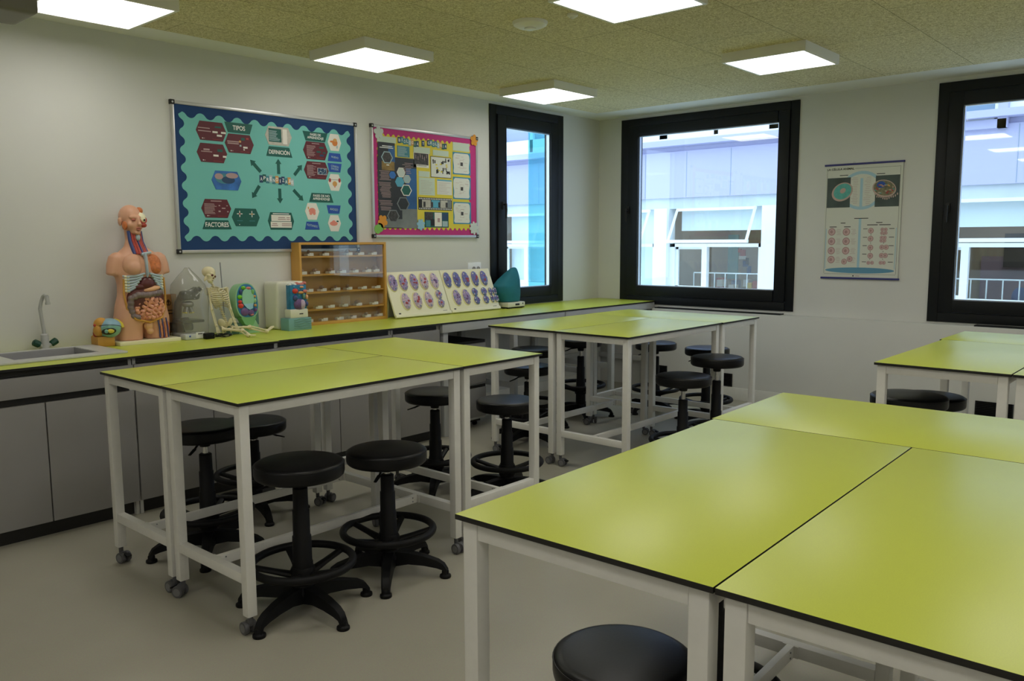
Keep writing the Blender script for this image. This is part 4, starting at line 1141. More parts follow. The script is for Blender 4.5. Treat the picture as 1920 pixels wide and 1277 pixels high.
elp(mb, 0.490, 0.742, 0.096, 0.070, 0.0008, 1, rot=-0.25); elp(mb, 0.490, 0.746, 0.086, 0.060, 0.0010, 3, rot=-0.25); elp(mb, 0.465, 0.775, 0.034, 0.026, 0.0012, 4)
r = random.Random(3)
for i in range(26): elp(mb, 0.49 + r.uniform(-0.07, 0.07), 0.735 + r.uniform(-0.035, 0.04), r.uniform(0.005, 0.014), r.uniform(0.003, 0.006), 0.0013 + 0.00002 * i, r.choice([1, 2, 5, 6]), 10)
for i in range(12): elp(mb, 0.42 + 0.016 * i, 0.660 + 0.03 * abs(i - 5.5) / 5.5 + r.uniform(-0.01, 0.01), 0.005, 0.010, 0.0013, 1, 10)
merge(mb, ['chart_dark', 'cell_rim', 'cell_teal', 'cell_olive', 'card_blue', 'pic_red', 'tile_orange'])
mb = MB()
def cell(x, z, rr): 
    elp(mb, x, z, rr, rr * 1.04, 0.0005, 0, 22); elp(mb, x, z, rr * 0.78, rr * 0.80, 0.0006, 1, 20); elp(mb, x - rr * 0.1, z, rr * 0.4, rr * 0.45, 0.0007, 0, 14)
for x, z in ((0.076, 0.393), (0.077, 0.312), (0.077, 0.232), (0.079, 0.156), (0.199, 0.391), (0.200, 0.312), (0.200, 0.232)): cell(x, z, 0.031)
for x, z in ((0.190, 0.140), (0.236, 0.162)): cell(x, z, 0.024)
for x, z in ((0.400, 0.399), (0.400, 0.333), (0.402, 0.259), (0.404, 0.191)): cell(x, z, 0.023)
for x, z in ((0.391, 0.132), (0.421, 0.133), (0.491, 0.408), (0.518, 0.407), (0.491, 0.379), (0.518, 0.379), (0.489, 0.341), (0.513, 0.341), (0.488, 0.316), (0.511, 0.316), (0.490, 0.134), (0.515, 0.134)): cell(x, z, 0.015)
for x, z in ((0.494, 0.262), (0.528, 0.262), (0.494, 0.194), (0.524, 0.194)): cell(x, z, 0.020)
for x in (0.402, 0.505):
    for z in (0.366, 0.297, 0.226, 0.163): mb.rect(x, z, 0.003, 0.012, YP - 0.0006, YP, 2)
r = random.Random(9)
for x0 in (0.112, 0.236):
    for zc in (0.40, 0.32, 0.24, 0.165):
        for i in range(5): mb.rect(x0 + 0.025 * r.uniform(0.8, 1.1), zc - 0.011 * i + 0.012, r.uniform(0.025, 0.045), 0.0022, YP - 0.0005, YP, 3)
for x0, x1, z0, z1, n in ((0.225, 0.285, 0.63, 0.84, 16), (0.335, 0.385, 0.61, 0.84, 16)):
    for i in range(n): mb.rect((x0 + x1) / 2 + r.uniform(-0.008, 0.008), z0 + (z1 - z0) * i / (n - 1), r.uniform(0.03, 0.055), 0.0022, YP - 0.0009, YP, 3)
for (x, z, w) in ((0.159, 0.866, 0.070), (0.459, 0.864, 0.066), (0.317, 0.503, 0.115), (0.168, 0.466, 0.040), (0.464, 0.466, 0.050), (0.085, 0.434, 0.06), (0.205, 0.434, 0.055), (0.41, 0.447, 0.085), (0.51, 0.447, 0.09)): mb.rect(x, z, w, 0.006, YP - 0.0006, YP, 2)
for z in (0.415, 0.345, 0.275, 0.205, 0.14):
    mb.rect(0.355, z, 0.035, 0.0045, YP - 0.0006, YP, 2); mb.rect(0.566, z, 0.04, 0.0045, YP - 0.0006, YP, 2)
mb.rect(0.27, 0.020, 0.012, 0.010, YP - 0.0006, YP, 2); mb.rect(0.305, 0.020, 0.035, 0.005, YP - 0.0006, YP, 3)
merge(mb, ['cell_pink', 'cell_core', 'ink_black', 'ink_pale'])
sh = chart.build('printed_sheet', ['chart_paper'] + CM, t, smooth=0)
text('lettering', 'LA CÉLULA ANIMAL', sh, (0.130, YP - 0.0008, 0.921), 0.225, 0.021, 'ink_black', bold=0.03)

# ------------------------------------------------------------------ models and things on the counter
mat('skin', lin(222, 168, 138), 0.45)
mat('skin_lip', lin(196, 118, 100), 0.45)
mat('bone', lin(226, 216, 178), 0.5, noise=(30, 0.06))
mat('cream', lin(238, 232, 198), 0.5)
mat('organ_liver', lin(92, 38, 40), 0.35)
mat('organ_peach', lin(226, 172, 128), 0.4)
mat('organ_pink', lin(226, 158, 128), 0.4, noise=(40, 0.08))
mat('organ_grey', lin(128, 112, 112), 0.4)
mat('organ_dark', lin(98, 48, 42), 0.5)
mat('muscle_red', lin(176, 62, 48), 0.4, noise=(60, 0.25))
mat('muscle_orange', lin(205, 118, 66), 0.45, noise=(70, 0.2))
mat('vessel_blue', lin(62, 76, 132), 0.4)
mat('cartilage_blue', lin(182, 200, 212), 0.4)
mat('ochre', lin(206, 152, 64), 0.5, noise=(12, 0.08))
mat('eye_blue', lin(140, 178, 196), 0.35)
mat('eye_green', lin(128, 178, 160), 0.35)
mat('eye_yellow', lin(226, 206, 70), 0.4)
mat('eye_black', lin(28, 28, 24), 0.2)
mat('cardboard', lin(176, 128, 78), 0.8, noise=(8, 0.05))
mat('ink_brown', lin(70, 48, 30), 0.8)
mat('scope_dark', lin(48, 52, 48), 0.4)
mat('scope_grey', lin(200, 204, 206), 0.4)
mat('label_white', lin(236, 236, 232), 0.6)
mat('plant_green', lin(150, 200, 150), 0.4)
mat('plant_deep', lin(116, 178, 104), 0.4)
mat('cell_blue', lin(40, 120, 165), 0.4, noise=(25, 0.25))
mat('cell_base_teal', lin(122, 170, 172), 0.45)
mat('cell_moss', lin(96, 136, 122), 0.5, noise=(14, 0.2))
mat('ball_green', lin(110, 190, 40), 0.35)
mat('ball_red', lin(214, 60, 44), 0.35)
mat('ball_pink', lin(216, 128, 120), 0.4)
mat('nucleus_purple', lin(104, 76, 128), 0.4, noise=(30, 0.3))
mat('vacuole', lin(150, 205, 170), 0.3)
mat('vacuole_blue', lin(150, 200, 215), 0.3)
mat('box_white', lin(226, 224, 208), 0.35)
mat('case_wood', lin(206, 156, 74), 0.45, noise=(5, 0.06))
mat('case_inside', lin(188, 148, 84), 0.6)
mat('mitosis_board', lin(240, 236, 208), 0.4)
mat('mitosis_rim', lin(232, 226, 180), 0.4)
mat('mitosis_lilac', lin(158, 140, 186), 0.4, noise=(60, 0.35))
mat('mitosis_mauve', lin(192, 170, 196), 0.4, noise=(60, 0.25))
mat('mitosis_blue', lin(108, 108, 172), 0.4, noise=(60, 0.35))
mat('mitosis_teal', lin(80, 140, 170), 0.4)
mat('mitosis_red', lin(168, 70, 78), 0.4)
mat('cover_teal', lin(24, 112, 130), 0.75, noise=(9, 0.12), bump=(40, 0.2))
mat('specimen_a', lin(70, 66, 62), 0.5)
mat('specimen_b', lin(150, 120, 92), 0.5)
mat('specimen_c', lin(90, 130, 120), 0.4)
R_ = lambda ax, d: Matrix.Rotation(math.radians(d), 4, ax)

# --- human torso model
board_c = (-4.942, -0.138)
t = thing('anatomy_torso', 'life-size torso model with open organs and head on a cream slab', 'anatomy model', (board_c[0], board_c[1], CZ))
mb = MB(); mb.box((0.000, -0.004, 0.011), (0.372, 0.225, 0.022), bev=0.003); mb.build('slab', 'cream', t)
ZB = 0.022
mb = MB()
def ring_loft(mb, rings, n=28):
    vs = []; fs = []
    for (z, cx, cy, rx, ry) in rings:
        for k in range(n):
            a = 2 * PI * k / n
            c, s = math.cos(a), math.sin(a)
            e = 0.86
            vs.append((cx + rx * math.copysign(abs(c) ** e, c), cy + ry * math.copysign(abs(s) ** e, s), z))
    m = len(rings)
    for i in range(m - 1):
        for k in range(n): fs.append((i * n + k, i * n + (k + 1) % n, (i + 1) * n + (k + 1) % n, (i + 1) * n + k))
    fs.append(tuple(range(n - 1, -1, -1))); fs.append(tuple((m - 1) * n + k for k in range(n)))
    mb.add(vs, fs)
def zt_(z): return ZB + z
for s in (-1, 1):
    ring_loft(mb, [(zt_(0.0), s * 0.082, 0, 0.074, 0.080), (zt_(0.06), s * 0.082, 0, 0.078, 0.084), (zt_(0.13), s * 0.078, 0, 0.082, 0.088), (zt_(0.20), s * 0.06, 0, 0.085, 0.09)])
ring_loft(mb, [(zt_(0.10), 0, 0, 0.150, 0.085), (zt_(0.15), 0, 0, 0.158, 0.092), (zt_(0.20), 0, 0, 0.152, 0.090), (zt_(0.27), 0, 0.0, 0.132, 0.082), (zt_(0.33), 0, 0, 0.130, 0.083), (zt_(0.40), 0, 0, 0.142, 0.090), (zt_(0.46), -0.002, 0.002, 0.138, 0.090), (zt_(0.50), -0.004, 0.006, 0.130, 0.078), (zt_(0.530), -0.006, 0.012, 0.098, 0.060), (zt_(0.555), -0.009, 0.016, 0.062, 0.048), (zt_(0.60), -0.012, 0.018, 0.045, 0.044)])
for s in (-1, 1):
    mb.ell((s * 0.124, 0.008, zt_(0.478)), (0.046, 0.048, 0.048))
    mb.tube([(s * 0.126, 0.008, zt_(0.49)), (s * 0.142, 0.006, zt_(0.445)), (s * 0.152, 0.002, zt_(0.388))], [0.044, 0.044, 0.040], 20)
ring_loft(mb, [(zt_(0.560), -0.010, 0.016, 0.047, 0.046), (zt_(0.615), -0.016, 0.020, 0.042, 0.044), (zt_(0.668), -0.020, 0.022, 0.042, 0.046)], 24)
blob_obj('body', mb, 0.0075, 'skin', t, smooth=5)
# head, turned a little towards the window
hx, hy, hz, yaw = -0.022, 0.020, zt_(0.716), 8
hd = Matrix.Translation((hx, hy, hz)) @ R_('Z', yaw)
mb = MB()
def hell(c, r, rot=None): mb.ell(hd @ Vector(c), r, rot=(R_('Z', yaw) @ rot) if rot else R_('Z', yaw), n=20, h=14)
hell((0, 0.008, 0.020), (0.059, 0.075, 0.070)); hell((0, -0.020, -0.020), (0.050, 0.054, 0.062)); hell((0, -0.038, -0.062), (0.034, 0.032, 0.030))
hell((0, -0.050, -0.030), (0.040, 0.028, 0.045)); hell((0, -0.060, 0.014), (0.046, 0.018, 0.014)); hell((0, -0.067, -0.078), (0.016, 0.012, 0.012))
hell((0, -0.080, -0.012), (0.010, 0.014, 0.030), R_('X', -18)); hell((0, -0.092, -0.028), (0.013, 0.012, 0.010))
for s in (-1, 1): hell((s * 0.034, -0.050, -0.030), (0.018, 0.020, 0.020)); hell((s * 0.064, 0.012, -0.012), (0.008, 0.016, 0.026), R_('Y', s * 10))
me = blob(mb, 0.0042, 4); me.materials.clear(); me.materials.append(M['skin']); me.name = 'head'
head = link('head', me, t)
mb = MB()
for dz, w in ((-0.050, 0.017), (-0.059, 0.015)): mb.ell(hd @ Vector((0, -0.078, dz)), (w, 0.008, 0.0048), rot=R_('Z', yaw))
mb.build('lips', 'skin_lip', head)
mb = MB()
mb.ell(hd @ Vector((-0.024, -0.068, 0.000)), (0.014, 0.007, 0.008), rot=R_('Z', yaw)); mb.build('eyelid', 'skin_lip', head)
mb = MB()
for s in (-1,): mb.ell(hd @ Vector((-0.024, -0.071, -0.003)), (0.012, 0.005, 0.0016), 0, rot=R_('Z', yaw))
mb.build('eye_line', 'organ_dark', head)
mb = MB(); mb.ell(hd @ Vector((0.030, -0.040, 0.010)), (0.036, 0.040, 0.036), rot=R_('Z', yaw + 20)); mb.build('opened_skull', 'cream', head)
mb = MB(); mb.ell(hd @ Vector((0.034, -0.070, 0.000)), (0.016, 0.014, 0.016)); mb.ell(hd @ Vector((0.036, -0.082, -0.001)), (0.007, 0.004, 0.007), 1); mb.build('eyeball', ['cream', 'eye_black'], head)
mb = MB()
for k in range(3): mb.torus(hd @ Vector((0.036, -0.073, 0.0)), 0.017 + 0.002 * k, 0.0022, 20, 6, rot=R_('Z', yaw) @ R_('X', 80))
mb.ell(hd @ Vector((0.038, -0.070, -0.032)), (0.018, 0.016, 0.014)); mb.build('eye_muscle', 'muscle_red', head)
mb = MB(); mb.ell(hd @ Vector((-0.052, -0.018, -0.035)), (0.012, 0.020, 0.026), rot=R_('Z', yaw)); mb.ell(hd @ Vector((0.044, -0.020, 0.055)), (0.020, 0.03, 0.022)); mb.build('cheek_muscle', 'muscle_orange', head)
# neck
mb = MB()
for x, m_, rr in ((-0.034, 0, 0.012), (-0.022, 1, 0.011), (-0.010, 1, 0.010), (0.014, 1, 0.010), (0.026, 1, 0.010), (0.036, 0, 0.009), (-0.028, 0, 0.007), (0.006, 0, 0.006)):
    mb.tube([(x - 0.018, -0.010 - 0.012 * (1 - abs(x) / 0.04), zt_(0.650)), (x - 0.014, -0.018 - 0.016 * (1 - abs(x) / 0.04), zt_(0.585)), (x * 1.1 - 0.004, -0.052 - 0.020 * (1 - abs(x) / 0.04), zt_(0.512))], rr, 10, m_)
mb.build('neck_vessels', ['vessel_blue', 'muscle_red'], t)
mb = MB(); mb.ell((-0.010, -0.036, zt_(0.612)), (0.014, 0.013, 0.020)); mb.build('larynx', 'cartilage_blue', t)
# chest
mb = MB(); mb.ell((-0.058, -0.052, zt_(0.445)), (0.064, 0.042, 0.072)); mb.ell((-0.060, -0.072, zt_(0.430)), (0.045, 0.036, 0.046)); blob_obj('chest_plate', mb, 0.0055, 'skin', t, smooth=4)
mb = MB(); mb.ell((0.060, -0.058, zt_(0.450)), (0.052, 0.036, 0.064), rot=R_('Y', -8)); mb.ell((0.066, -0.068, zt_(0.425)), (0.040, 0.034, 0.036)); blob_obj('chest_muscle', mb, 0.0055, 'muscle_orange', t, smooth=4)
mb = MB(); mb.tube([(0.004, -0.082, zt_(0.515)), (0.005, -0.096, zt_(0.46)), (0.006, -0.100, zt_(0.395)), (0.006, -0.097, zt_(0.375))], [0.016, 0.013, 0.013, 0.006], 10, flat=0.6)
mb.tube([(-0.015, -0.082, zt_(0.512)), (0.045, -0.074, zt_(0.522))], 0.008, 8); mb.build('breastbone', 'cartilage_blue', t)
mb = MB()
for s in (-1, 1):
    for k in range(6):
        z0 = 0.398 - 0.006 * k; x0 = 0.014 + 0.011 * k
        P = [(0.006 + s * x0, -0.098 + 0.002 * k, zt_(z0 - 0.010 * k)), (0.006 + s * (x0 + 0.030), -0.094 + 0.004 * k, zt_(z0 - 0.012 * k - 0.010)), (s * 0.100, -0.068, zt_(0.372 - 0.017 * k + 0.008)), (s * 0.118, -0.048, zt_(0.374 - 0.017 * k + 0.012))]
        mb.tube(P, [0.0066, 0.0072, 0.0078, 0.006], 8, 0)
mb.build('ribs', 'cartilage_blue', t)
mb = MB()
for s in (-1, 1):
    for k in range(6): mb.tube([(s * 0.090, -0.073, zt_(0.378 - 0.017 * k)), (s * 0.112, -0.058, zt_(0.382 - 0.017 * k))], 0.0084, 8)
mb.build('rib_ends', 'cream', t)
# belly
mb = MB(); mb.ell((0.004, -0.056, zt_(0.232)), (0.114, 0.052, 0.122), n=28, h=18); mb.build('belly_cavity', 'organ_dark', t)
mb = MB(); mb.ell((0.008, -0.074, zt_(0.335)), (0.050, 0.036, 0.048)); mb.ell((-0.03, -0.068, zt_(0.318)), (0.05, 0.034, 0.026)); mb.build('liver', 'organ_liver', t)
mb = MB(); mb.ell((0.030, -0.088, zt_(0.303)), (0.056, 0.028, 0.018), rot=R_('Y', -10)); mb.build('stomach', 'organ_peach', t)
mb = MB()
P = [(-0.082, -0.078, zt_(0.148)), (-0.096, -0.080, zt_(0.20)), (-0.092, -0.086, zt_(0.252)), (-0.055, -0.100, zt_(0.272)), (0.0, -0.106, zt_(0.270)), (0.055, -0.100, zt_(0.278)), (0.090, -0.082, zt_(0.282))]
mb.tube(P, [0.016, 0.018, 0.018, 0.018, 0.018, 0.017, 0.014], 12)
for i in range(len(P) - 1):
    for u in (0.0, 0.5): mb.ell(Vector(P[i]).lerp(Vector(P[i + 1]), u), (0.0195, 0.0195, 0.0195))
mb.tube([(-0.082, -0.078, zt_(0.148)), (-0.060, -0.092, zt_(0.138)), (-0.048, -0.096, zt_(0.138))], 0.016, 10)
mb.build('colon', 'organ_grey', t)
mb = MB()
r = random.Random(12)
for row in range(6):
    z = 0.242 - 0.021 * row
    w = [0.064, 0.074, 0.080, 0.080, 0.072, 0.056][row]
    P = []
    for i in range(15):
        u = i / 14
        x = 0.016 - w + 2 * w * u
        P.append((x, -0.108 + 0.026 * abs(u - 0.5) * 2 + 0.006 * math.cos(i * 2.1 + row), zt_(z + 0.008 * math.sin(i * 1.7 + row * 2.0))))
    mb.tube(P, 0.0125, 9)
    mb.ell(P[0], (0.0135,) * 3); mb.ell(P[-1], (0.0135,) * 3)
mb.build('small_intestine', 'organ_pink', t)
mb = MB(); mb.tube([(-0.118, -0.058, zt_(0.37)), (-0.122, -0.058, zt_(0.28)), (-0.114, -0.070, zt_(0.19)), (-0.074, -0.094, zt_(0.128)), (0.004, -0.106, zt_(0.106)), (0.082, -0.094, zt_(0.128)), (0.120, -0.070, zt_(0.19)), (0.128, -0.056, zt_(0.28)), (0.124, -0.054, zt_(0.37))], 0.0062, 8); mb.build('cavity_rim', 'ochre', t)
mb = MB(); mb.ell((0.006, -0.076, zt_(0.085)), (0.028, 0.026, 0.034)); mb.ell((0.010, -0.082, zt_(0.050)), (0.022, 0.022, 0.020)); blob_obj('pelvic_organ', mb, 0.005, 'organ_peach', t, smooth=4)
mb = MB(); mb.ell((0.095, -0.048, zt_(0.062)), (0.052, 0.042, 0.085)); mb.build('thigh_muscle', 'muscle_orange', t)
mb = MB()
for x, m_ in ((0.060, 0), (0.072, 1), (0.086, 0), (0.100, 1), (0.112, 0)):
    mb.tube([(x, -0.084, zt_(0.125)), (x + 0.004, -0.092, zt_(0.07)), (x + 0.010, -0.086, zt_(0.006))], 0.004, 8, m_)
mb.build('thigh_vessels', ['vessel_blue', 'organ_pink'], t)

# --- eye model
t = thing('eye_model', 'painted eyeball model with blue lids on an ochre block beside the torso', 'anatomy model', (-5.183, -0.165, CZ))
mb = MB(); mb.box((0, 0.01, 0.030), (0.098, 0.10, 0.060), bev=0.006); mb.ell((-0.005, 0.045, 0.055), (0.045, 0.015, 0.02)); mb.build('base_block', 'ochre', t)
ec = Vector((0.026, -0.030, 0.104))
look = R_('Z', -34) @ R_('X', 10)
EY = Matrix.Translation(ec) @ R_('Z', -34) @ Matrix.Translation(-ec)
def turned(mb):
    for i in range(len(mb.v)): mb.v[i] = EY @ mb.v[i]
    return mb
mb = MB(); mb.ell(ec, (0.061, 0.056, 0.053), rot=look, n=28, h=18); mb.build('eyeball', 'eye_green', t)
mb = MB(); mb.ell(ec + Vector((0, 0.004, 0.012)), (0.063, 0.056, 0.047), rot=look, n=28, h=18); mb.tube([ec + look @ Vector((0.0635 * math.cos(a), -0.050 * math.sin(a) - 0.004, 0.012 + 0.024 * math.sin(a))) for a in [PI * i / 14 for i in range(15)]], 0.0018, 6, 1)
mb.build('upper_lid', ['eye_blue', 'eye_black'], t)
mb = MB()
P = [ec + Vector((0.008 + 0.036 * math.cos(a), -0.0, 0.0)) for a in [0]]
oc = ec + Vector((0.004, -0.047, -0.012))
mb.ell(oc, (0.040, 0.021, 0.020), rot=R_('X', -12) @ R_('Y', -6), n=24, h=12); turned(mb).build('eye_opening', 'eye_black', t)
mb = MB(); mb.ell(oc + Vector((0.010, -0.012, 0.002)), (0.022, 0.010, 0.013), n=20); mb.ell(oc + Vector((-0.008, -0.014, 0.001)), (0.014, 0.009, 0.012), 1, n=20); turned(mb).build('iris', ['eye_yellow', 'eye_green'], t)
mb = MB(); mb.tube([ec + Vector((-0.050, -0.030, -0.004)), ec + Vector((-0.078, -0.020, 0.002)), ec + Vector((-0.06, -0.01, -0.03))], [0.008, 0.005, 0.008], 8); turned(mb).build('lid_corner', 'eye_blue', t)
mb = MB(); mb.ell(ec + Vector((-0.040, 0.022, 0.024)), (0.040, 0.040, 0.042)); mb.ell(ec + Vector((-0.060, 0.012, -0.008)), (0.028, 0.03, 0.036)); mb.build('orbit_tissue', 'ochre', t)
mb = MB(); mb.ell(ec + Vector((-0.080, 0.010, 0.024)), (0.008, 0.008, 0.008)); mb.ell(ec + Vector((-0.072, 0.026, -0.025)), (0.014, 0.014, 0.022)); mb.build('red_muscle', 'muscle_red', t)
mb = MB()
for k in range(3): mb.tube([ec + Vector((0.030 + 0.010 * k, 0.004, 0.054 - 0.004 * k)), ec + Vector((0.056 + 0.006 * k, -0.006, 0.034 - 0.004 * k)), ec + Vector((0.068 + 0.003 * k, -0.012, 0.002))], 0.006, 8)
mb.build('yellow_nerves', 'eye_yellow', t)

# --- cardboard box
t = thing('cardboard_box', 'brown cardboard box standing behind the torso', 'box', (-4.757, -0.030, CZ))
mb = MB(); mb.box((0.006, 0, 0.138), (0.155, 0.045, 0.276), bev=0.002); mb.build('carton', 'cardboard', t)
mb = MB(); mb.torus((0.030, -0.0233, 0.222), 0.014, 0.0025, 20, 6, rot=R_('X', 90)); mb.tube([(0.030, -0.0237, 0.21), (0.030, -0.0237, 0.238)], 0.003, 8); mb.ell((0.030, -0.0235, 0.235), (0.008, 0.002, 0.01))
for k in range(2): mb.rect(0.030, 0.175 - 0.02 * k, 0.075, 0.008, -0.0233, -0.0225)
mb.build('printed_mark', 'ink_brown', t)

# --- microscope under a clear plastic bag
t = thing('microscope', 'microscope with pale base standing under the clear bag', 'microscope', (-4.660, -0.168, CZ))
mb = MB(); mb.box((0, 0, 0.018), (0.150, 0.200, 0.036), bev=0.008); mb.build('base', 'scope_grey', t)
mb = MB(); mb.rect(0.022, 0.026, 0.055, 0.036, -0.1015, -0.0995); mb.rect(0.022, 0.034, 0.030, 0.005, -0.1022, -0.1012, 1); mb.build('label', ['label_white', 'ink_black'], t)
mb = MB(); mb.ell((-0.045, -0.1005, 0.022), (0.006, 0.002, 0.006)); mb.build('power_mark', 'card_blue', t)
mb = MB(); mb.tube([(-0.02, 0.07, 0.03), (-0.03, 0.085, 0.12), (-0.02, 0.08, 0.22), (0.005, 0.05, 0.275)], [0.030, 0.026, 0.026, 0.03], 12); mb.build('arm', 'scope_dark', t)
mb = MB(); mb.box((0.0, 0.0, 0.110), (0.145, 0.135, 0.016), bev=0.003); mb.box((-0.035, -0.02, 0.125), (0.045, 0.03, 0.02), bev=0.002); mb.build('stage', 'scope_dark', t)
mb = MB(); mb.lathe([(0.022, 0.05), (0.028, 0.06), (0.028, 0.085), (0.02, 0.10)], 18); mb.build('condenser', 'scope_dark', t)
mb = MB()
for s in (-1, 1): mb.lathe([(0.026, -0.012), (0.028, 0), (0.026, 0.012)], 18, xf=Matrix.Translation((s * 0.05 - 0.02, 0.075, 0.075)) @ R_('Y', 90))
mb.build('focus_knob', 'scope_dark', t)
mb = MB(); mb.ell((0, -0.005, 0.215), (0.036, 0.036, 0.022)); mb.build('nosepiece', 'steel_grey', t)
for a in range(4):
    mb = MB(); c, s = math.cos(a * PI / 2 + 0.6), math.sin(a * PI / 2 + 0.6)
    mb.tube([(0.012 * c, -0.005 + 0.012 * s, 0.205), (0.030 * c, -0.005 + 0.030 * s, 0.160)], [0.011, 0.008], 12, 0); mb.tube([(0.028 * c, -0.005 + 0.028 * s, 0.166), (0.030 * c, -0.005 + 0.030 * s, 0.160)], 0.0095, 12, 1)
    mb.build('objective', ['steel_grey', 'eye_yellow'], t)
mb = MB(); mb.box((0.015, 0.0, 0.272), (0.11, 0.09, 0.06), bev=0.02); mb.tube([(0.01, -0.01, 0.27), (0.05, -0.035, 0.305)], [0.035, 0.028], 14); blob_obj('head', mb, 0.006, 'scope_dark', t, smooth=4)
for s in (-1, 1):
    mb = MB(); mb.tube([(0.046 + s * 0.016, -0.030 + s * 0.014, 0.296), (0.060 + s * 0.018, -0.042 + s * 0.014, 0.316)], [0.013, 0.015], 14); mb.build('eyepiece', 'plastic_black', t)
bag = MB()
r = random.Random(4)
rings = [(0.004, 0.096, 0.106), (0.05, 0.102, 0.108), (0.12, 0.100, 0.106), (0.22, 0.102, 0.102), (0.30, 0.104, 0.092), (0.34, 0.098, 0.078), (0.39, 0.062, 0.042), (0.428, 0.026, 0.014), (0.446, 0.014, 0.006)]
vs = []; fs = []; n = 32
for (z, rx, ry) in rings:
    for k in range(n):
        a = 2 * PI * k / n; j = 1 + 0.05 * math.sin(5 * a + z * 20) + r.uniform(-0.018, 0.018)
        vs.append(((0.010 - 0.06 * max(0, z - 0.3)) + rx * j * math.copysign(abs(math.cos(a)) ** 0.75, math.cos(a)), ry * j * math.copysign(abs(math.sin(a)) ** 0.75, math.sin(a)), z))
m_ = len(rings)
for i in range(m_ - 1):
    for k in range(n): fs.append((i * n + k, i * n + (k + 1) % n, (i + 1) * n + (k + 1) % n, (i + 1) * n + k))
fs.append(tuple((m_ - 1) * n + k for k in range(n)))
bag.add(vs, fs)
tag(bag.build('plastic_bag', 'clear_plastic', None, (-4.652, -0.162, CZ), smooth=60), 'clear plastic bag draped over the microscope', 'plastic bag')

# --- small skeleton sitting on the counter
SB = Vector((-4.430, -0.220, CZ))
t = thing('skeleton_model', 'small cream skeleton model slumped against its rod, legs stretched out', 'anatomy model', SB)
W = lambda x, y, z: Vector((x, y, z)) - SB
mb = MB(); mb.tube([W(-4.4436, -0.20, 1.3545), W(-4.4250, -0.20, 0.884)], 0.0034, 8); mb.lathe([(0.045, 0.001), (0.045, 0.006), (0.008, 0.008)], 20, xf=Matrix.Translation((0.005, 0.02, 0))); mb.build('rod', 'steel_grey', t)
sk = W(-4.537, -0.225, 1.285); skr = R_('Y', 22) @ R_('Z', 22)
mb = MB()
def se(c, r, rot=None): mb.ell(sk + skr @ Vector(c), r, rot=skr @ rot if rot else skr, n=18, h=12)
se((0, 0.006, 0.010), (0.037, 0.046, 0.036)); se((0, -0.022, -0.018), (0.027, 0.022, 0.026)); se((0, -0.026, -0.042), (0.020, 0.018, 0.016)); se((0, -0.034, 0.000), (0.027, 0.010, 0.008))
for s in (-1, 1): se((s * 0.024, -0.022, -0.016), (0.008, 0.016, 0.007)); se((s * 0.022, -0.004, -0.040), (0.006, 0.01, 0.018))
me = blob(mb, 0.0036, 3); me.materials.clear(); me.materials.append(M['bone']); me.name = 'skull'; skull = link('skull', me, t)
mb = MB()
for s in (-1, 1): se((s * 0.013, -0.0405, -0.008), (0.0085, 0.006, 0.0075))
se((0, -0.0425, -0.022), (0.004, 0.004, 0.006)); se((0, -0.0435, -0.038), (0.011, 0.003, 0.0012)); mb.build('eye_sockets', 'organ_dark', skull)
sp = [W(-4.520, -0.205, 1.240), W(-4.503, -0.203, 1.215), W(-4.486, -0.195, 1.180), W(-4.470, -0.185, 1.130), W(-4.455, -0.185, 1.080), W(-4.440, -0.195, 1.030), W(-4.430, -0.205, 0.985), W(-4.428, -0.205, 0.955)]
def along(pts, u):
    f = u * (len(pts) - 1); i = min(int(f), len(pts) - 2); return pts[i].lerp(pts[i + 1], f - i)
mb = MB()
for i in range(24):
    p = along(sp, i / 23); s = 0.006 + 0.005 * i / 23
    mb.ell(p, (s * 1.25, s, 0.0058)); mb.tube([p, p + Vector((0, 0.018, -0.004))], [0.003, 0.002], 6)
mb.tube(sp, 0.004, 6); mb.build('spine', 'bone', t)
mb = MB()
for k in range(11):
    u = 0.19 + 0.038 * k; c = along(sp, u)
    rx = [0.030, 0.041, 0.049, 0.054, 0.057, 0.059, 0.059, 0.057, 0.054, 0.049, 0.043][k]
    ry = [0.024, 0.031, 0.037, 0.040, 0.043, 0.044, 0.044, 0.042, 0.04, 0.036, 0.03][k]
    gap = 0.10 if k < 7 else 0.10 + 0.22 * (k - 6)
    for s in (-1, 1):
        P = []
        for i in range(13):
            a = gap + (PI - gap) * i / 12                      # from the front (-y) round to the spine
            P.append(c + Vector((s * rx * math.sin(a) , -ry - ry * math.cos(a) + 0.004, -0.020 * (1 + math.cos(a)) / 2 - 0.004)))
        mb.tube(P, 0.0042, 6)
mb.build('rib_cage', 'bone', t)
mb = MB(); a0, a1 = along(sp, 0.20) + Vector((0, -0.048, -0.014)), along(sp, 0.43) + Vector((0.002, -0.088, -0.022)); mb.tube([a0, a1], [0.007, 0.006], 8, flat=0.5); mb.build('breastbone', 'bone', t)
shL, shR = W(-4.541, -0.215, 1.193), W(-4.405, -0.205, 1.190)
mb = MB()
for s in (shL, shR):
    mb.tube([a0, s], 0.0035, 6); mb.ell(s + Vector((0, 0.012, -0.02)), (0.017, 0.005, 0.026))
mb.build('shoulder_bones', 'bone', t)
